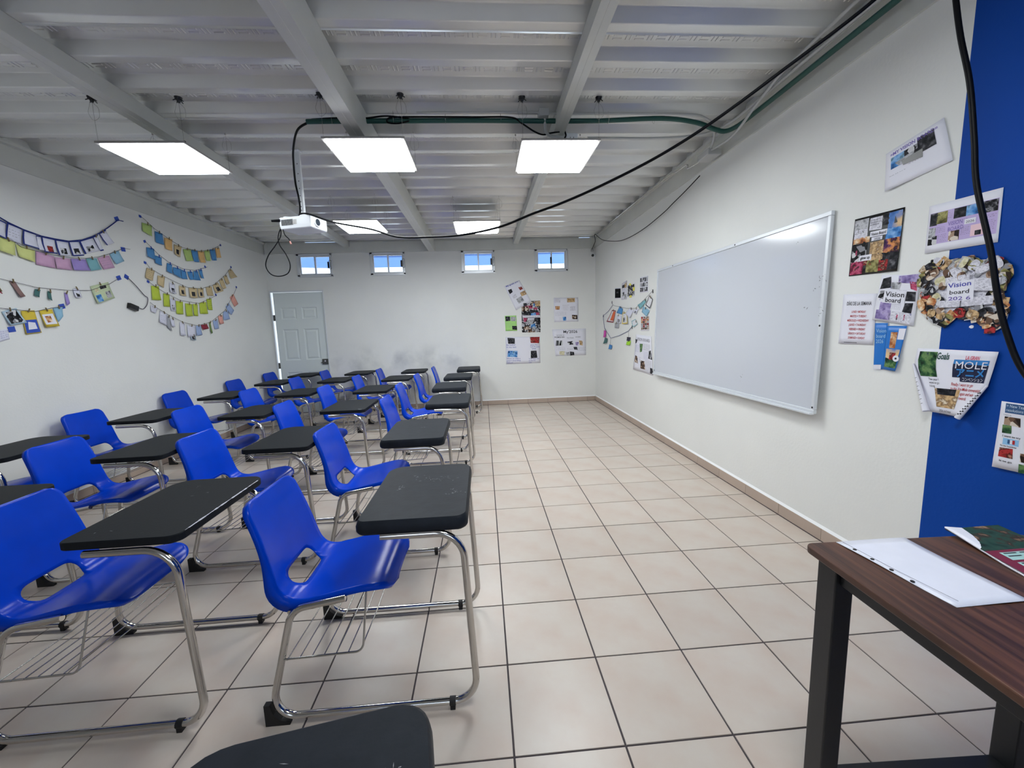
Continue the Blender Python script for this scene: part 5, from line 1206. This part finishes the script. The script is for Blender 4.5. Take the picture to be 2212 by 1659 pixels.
while n < 46:
    x, y = r2.uniform(-.20, .20), r2.uniform(-.16, .16)
    if not inside(x, y) or (abs(x+.005) < .075 and -.055 < y < .045): continue
    pal = ['newsp', 'newsp', 'grey', 'brown', 'mono', 'cream'] if y > -.04 and x > -.12 else ['brown', 'warm', 'brown', 'dark', 'mono', 'sand']
    cutting(x, y, r2.uniform(.03, .055), r2.uniform(.022, .04), r2.uniform(-1.2, 1.2), PM[r2.choice(pal)], .006+.0003*(n % 12), r2.uniform(0, .004)); n += 1
for (x, y, w, h, an) in ((-.03, .045, .09, .035, .1), (.075, .015, .09, .05, -.12), (.05, -.05, .11, .035, .05), (-.05, -.055, .08, .03, 0)): cutting(x, y, w, h, an, PM['newsp'], .0105, 0, shape=0)
def cltext(body, x, y, h, w, m=M_ink, an=0.0, z=.0125):
    v, f = text_mesh(body, 1, .012, 'LEFT'); xw = max(p.x for p in v)
    c, s_ = math.cos(an), math.sin(an); b = MB()
    b.add([(x+p.x*w/xw*c-p.y*h*1.35*s_, y+p.x*w/xw*s_+p.y*h*1.35*c, z) for p in v], f); b.obj('lettering', m, cl)
ox, oy = CLOUDC[0]-cu0[0], CLOUDC[1]-cu0[1]
cutting(ox-.012, oy-.002, .10, .085, .05, M_paper, .0115, 0, name='title_patch', shape=0)
cltext('Vision', ox-.058, oy+.014, .021, .085, M_inkblue, .06); cltext('board', ox-.052, oy-.014, .018, .074, M_ink, .02); cltext('202 6', ox-.054, oy-.040, .016, .084, M_inkviolet, 0)
pt = MB(); pt.prism([(.008*math.cos(q*.9)*(1+.3*math.sin(q*2.2)), .007*math.sin(q*.9)) for q in range(7)], 0, .001)
o = bpy.data.objects.new('wall_patch', pt.mesh('wall_patch', M_paper)); COL.objects.link(o); o.matrix_world = frame_of('R', CLOUDC[0]+.035, CLOUDC[1]-.155, .001); tag(o, 'small chip of white showing through the blue paint below the collage', 'mark')

# ---------------------------------------------------------------- strings of cards
CC = {'white': ('#dedfee', 'white'), 'yellow': ('#d6dc8c', 'pale yellow'), 'pink': ('#cda3c4', 'pink'), 'purple': ('#9f8cd0', 'purple'), 'teal': ('#7cb4bd', 'teal'), 'lightblue': ('#8fbcd6', 'light blue'),
      'red': ('#8e2638', 'dark red'), 'brown': ('#8a6c68', 'brown'), 'tealdark': ('#3b6a68', 'dark teal'), 'green': ('#b7d27c', 'light green'), 'blue': ('#4c8fc9', 'blue'), 'orange': ('#ecc07e', 'orange'),
      'tan': ('#d2bd92', 'tan'), 'lime': ('#bdd044', 'lime green'), 'grey': ('#a9abb2', 'grey'), 'paleblue': ('#9fb4dc', 'pale blue'), 'greendark': ('#76944e', 'green'), 'salmon': ('#e7a597', 'salmon'),
      'magenta': ('#d847b0', 'magenta'), 'bluetag': ('#3f86c8', 'blue'), 'limetag': ('#a8e034', 'lime'), 'darkcap': ('#26233a', 'dark'), 'palegreen': ('#c9d6b0', 'pale green'), 'mono': ('#b9d3e4', 'light blue edged'),
      'yellow2': ('#d9bf3e', 'yellow'), 'frame': ('#e6e6ea', 'white')}
CM = {k: mat('card_'+k, v[0], .7, mottle=.06, mscale=20) for k, v in CC.items()}
ORD = ['first', 'second', 'third', 'fourth', 'fifth', 'sixth', 'seventh', 'eighth', 'ninth', 'tenth', 'eleventh', 'twelfth', 'thirteenth', 'fourteenth', 'fifteenth']
def card(wall, kind, quad, label, group, seed):
    base = kind.split('_')[0]; r = random.Random(seed)
    if kind.startswith('yellow_') and kind != 'yellow_frame': base = 'yellow2'
    if kind.endswith('_frame'): base = 'frame'
    # pin the top edge near the string, let the lower edge stand off a little
    kick = r.uniform(.004, .016); side = r.uniform(-.006, .006)
    s = Sheet(wall, quad, 'paper_card', label, 'card', CM[base], group=group, d=.006, curl=.003, n=4, seed=seed, corner=lambda a, t: kick*t*t+side*(a-.5)*t, th=.0007)
    if kind == 'white_red': s.photo(.30, .55, .75, .95, PM['red'])
    elif kind.endswith('_pic') or kind == 'palegreen_pic':
        if kind == 'palegreen_pic':
            s.photo(.08, .55, .36, .95, PM['blue']); s.photo(.62, .50, .90, .88, PM['grey']); s.photo(.45, .12, .80, .30, PM['dark']); s.photo(.14, .18, .34, .40, PM['cream'])
        elif kind == 'mono_pic': s.photo(.10, .10, .90, .90, PM['mono'])
        elif kind == 'tan_pic': s.photo(.28, .40, .72, .85, PM['dark'])
        else: s.photo(.25, .50, .75, .90, PM['mono'])
    elif kind.endswith('_text'): s.scribble(.12, .30, .88, 4, .17, M_ink, seed)
    elif kind == 'yellow_blue': s.photo(.05, .40, .95, .96, M_tape, name='drawing'); s.photo(.28, .50, .80, .80, M_paper, lift=.001, name='drawing', jit=.05)
    elif kind == 'yellow_pink': s.photo(.08, .25, .92, .85, M_paper, name='drawing'); s.photo(.25, .40, .72, .74, PM['warm'], lift=.001, name='drawing', jit=.05)
    elif kind.endswith('_frame'):
        fm = {'red': CM['red'], 'yellow': CM['yellow2'], 'purple': CM['darkcap'], 'teal': CM['teal']}[kind.split('_')[0]]
        for q in ((0, 0, 1, .08), (0, .92, 1, 1), (0, 0, .10, 1), (.90, 0, 1, 1)): s.photo(*q, fm, name='border', n=2)
        s.scribble(.2, .3, .8, 5, .11, M_inkgrey, seed)
        if kind == 'red_frame': s.photo(.45, .1, .95, .85, mat('orange_print', '#d9622e', .6), lift=.001)
        if kind == 'yellow_frame': s.photo(.15, .45, .5, .8, PM['mono'], lift=.001)
    else: s.scribble(.15, .35, .8, 3, .18, M_inkgrey, seed) if base in ('white', 'pink', 'teal', 'frame') and r.random() < .5 else None
    return s
DESC = {'A': ('upper left yarn string', 'dark blue yarn string of white sheets, upper left'),
        'B': ('pastel string', 'thin string of pastel cards just under the white sheets'),
        'C': ('middle left drawings string', 'brown string of small drawings, middle of the left group'),
        'D': ('lowest left string', 'short string at the lowest left with yellow drawings'),
        'E': ('topmost string under the beam', 'topmost string of the right-hand group under the beam'),
        'F': ('all-blue string', 'second string down in the right-hand group, all blue cards'),
        'G': ('long tan string', 'long string of tan aged-paper cards in the right-hand group'),
        'H': ('lime green string', 'short string of lime green cards in the right-hand group'),
        'I': ('lowest long mixed string', 'lowest long string with white, pale blue and salmon cards'),
        'J': ('tangled string', 'tangled string of papers left of the whiteboard'),
        'K': ('sagging cord by the whiteboard', 'sagging dark cord with small tags left of the whiteboard')}
seed = 100
for wall, tab in (('L', LEFT_GARLANDS), ('R', RIGHT_GARLANDS)):
    for k, g in tab.items():
        sp = g['s']
        def w3(p, d=.011): return (XL+d, p[0], p[1]) if wall == 'L' else (XR-d, -p[0], p[1])
        so = MB().tube([w3(p) for p in sp], .0045 if k in 'A' else .0032 if k == 'K' else .0018, 6).obj('garland_string', M_stringblue if k in 'AK' else M_string)
        tag(so, DESC[k][1], 'string')
        lo_y = None
        for i, c in enumerate(g['c']):
            seed += 1; quad = list(c[1:]); colr = CC[c[0].split('_')[0]][1] if c[0].split('_')[0] in CC else 'white'
            kd = c[0]
            nm = {'white_red': 'white sheet with a red picture', 'white_pic': 'white card with a dark picture', 'tan_pic': 'tan card with a dark figure', 'tan_text': 'tan card with dark lettering', 'lime_text': 'banded lime green card',
                  'palegreen_pic': 'large pale green card with pictures', 'mono_pic': 'small black and white picture', 'yellow_blue': 'yellow card with a blue and white drawing', 'yellow_pink': 'yellow bordered card with a pink drawing',
                  'red_frame': 'red bordered paper with an orange picture', 'yellow_frame': 'yellow bordered paper', 'purple_frame': 'white paper with dark purple border', 'teal_frame': 'white paper with teal border'}.get(kd, colr+' card')
            if k == 'D': kind_o = ('light blue edged black and white picture', 'yellow card with a blue and white drawing', 'yellow bordered card with a pink drawing', 'light blue birdhouse shaped card')[i]; nm = kind_o
            cs = card(wall, kd, quad, '%s, %s from left on the %s' % (nm, ORD[i], DESC[k][0]), 'cards on the '+DESC[k][0], seed)
            if k == 'A' or (k == 'J' and False):   # crooked dark blue yarn borders
                for q in ((-.05, -.03, 1.02, .05), (-.05, 0, .07, 1), (0, .95, 1, 1.03)) if i % 2 == 0 else ((-.05, -.03, 1.02, .05), (-.05, .02, .07, 1.0)):
                    cs.photo(*q, M_stringblue, lift=.0012, name='yarn_border', n=2)
            # clothespin at the top of each card
            if k == 'K':
                tx = (quad[0][0]+quad[1][0])/2; ty = (quad[0][1]+quad[1][1])/2
                best = None
                for q in range(len(sp)-1):
                    for f in range(11):
                        px = sp[q][0]*(1-f/10)+sp[q+1][0]*f/10; py = sp[q][1]*(1-f/10)+sp[q+1][1]*f/10
                        if py > ty-.01 and (best is None or abs(px-tx)+.2*(py-ty) < best[0]): best = (abs(px-tx)+.2*(py-ty), px, py)
                MB().tube([w3((best[1], best[2])), w3((tx, ty-.004))], .0014, 5).obj('thread', M_string, so)
            elif k != 'A' or i > 7:
                tx = (quad[0][0]+quad[1][0])/2; ty = (quad[0][1]+quad[1][1])/2
                pm = MB(); M4 = frame_of(wall, tx, ty, .013); tilt = random.Random(seed).uniform(-.5, .5)
                M4 = M4 @ Matrix.Rotation(tilt, 4, 'Z')
                pm.frustum((-.0035, -.014, 0), (.0035, .018, .007), .001, M4); pm.obj('clothespin', M_tape if k in 'F' else M_peg, so)
for i, p in enumerate(LTAPES):
    own = 'A B C E D D E E F F G G H H I'.split()[i]
    tp = MB(); M4 = frame_of('L', p[0], p[1], .002) @ Matrix.Rotation(rnd.uniform(-.7, .7), 4, 'Z')
    w = .05 if i < 6 else .032
    tp.frustum((-w/2, -w*.42, 0), (w/2, w*.42, .0015), .0003, M4)
    par = [o for o in COL.objects if o.get('category') == 'string' and o['label'] == DESC[own][1]][0]
    tp.obj('tape', M_tape, par)
for p in ((0, 0),):
    par = [o for o in COL.objects if o.get('category') == 'string' and o['label'] == DESC['J'][1]][0]
    for q in (RIGHT_GARLANDS['J']['s'][0], RIGHT_GARLANDS['J']['s'][-1], RIGHT_GARLANDS['K']['s'][2], RIGHT_GARLANDS['K']['s'][-1]):
        tp = MB(); tp.frustum((-.012, -.022, 0), (.012, .022, .0015), .0003, frame_of('R', q[0], q[1], .002) @ Matrix.Rotation(.15, 4, 'Z')); tp.obj('tape', M_dark, par)
s = Sheet('L', LOWSHEET, 'pinned_sheet', 'pale blue ruled sheet at the left edge below the yellow drawings', 'poster', CM['white'], curl=.008, n=6)
s.scribble(.5, .2, .95, 4, .18, M_inkblue, 71)
ph = thing('power_adapter', 'small black adapter box hanging on the left wall', 'adapter', M=frame_of('L', sum(p[0] for p in PHONE)/4, sum(p[1] for p in PHONE)/4, .004) @ Matrix.Rotation(-.30, 4, 'Z'))
w = abs(PHONE[1][0]-PHONE[0][0])/2; h = .028
MB().frustum((-w, -h, 0), (w, h, .03), .003).obj('case', M_black, ph)
MB().frustum((-w*.15, -h*.7, .03), (w*.8, h*.7, .0305), .0005).obj('face', M_dark, ph)
o = MB().tube(spline([(XL+.012, p[0], p[1]) for p in PHONE_CORD], 5), .0035, 6).obj('adapter_cord', M_string); tag(o, 'thin dark cord looping from tape down to the black adapter', 'cable')
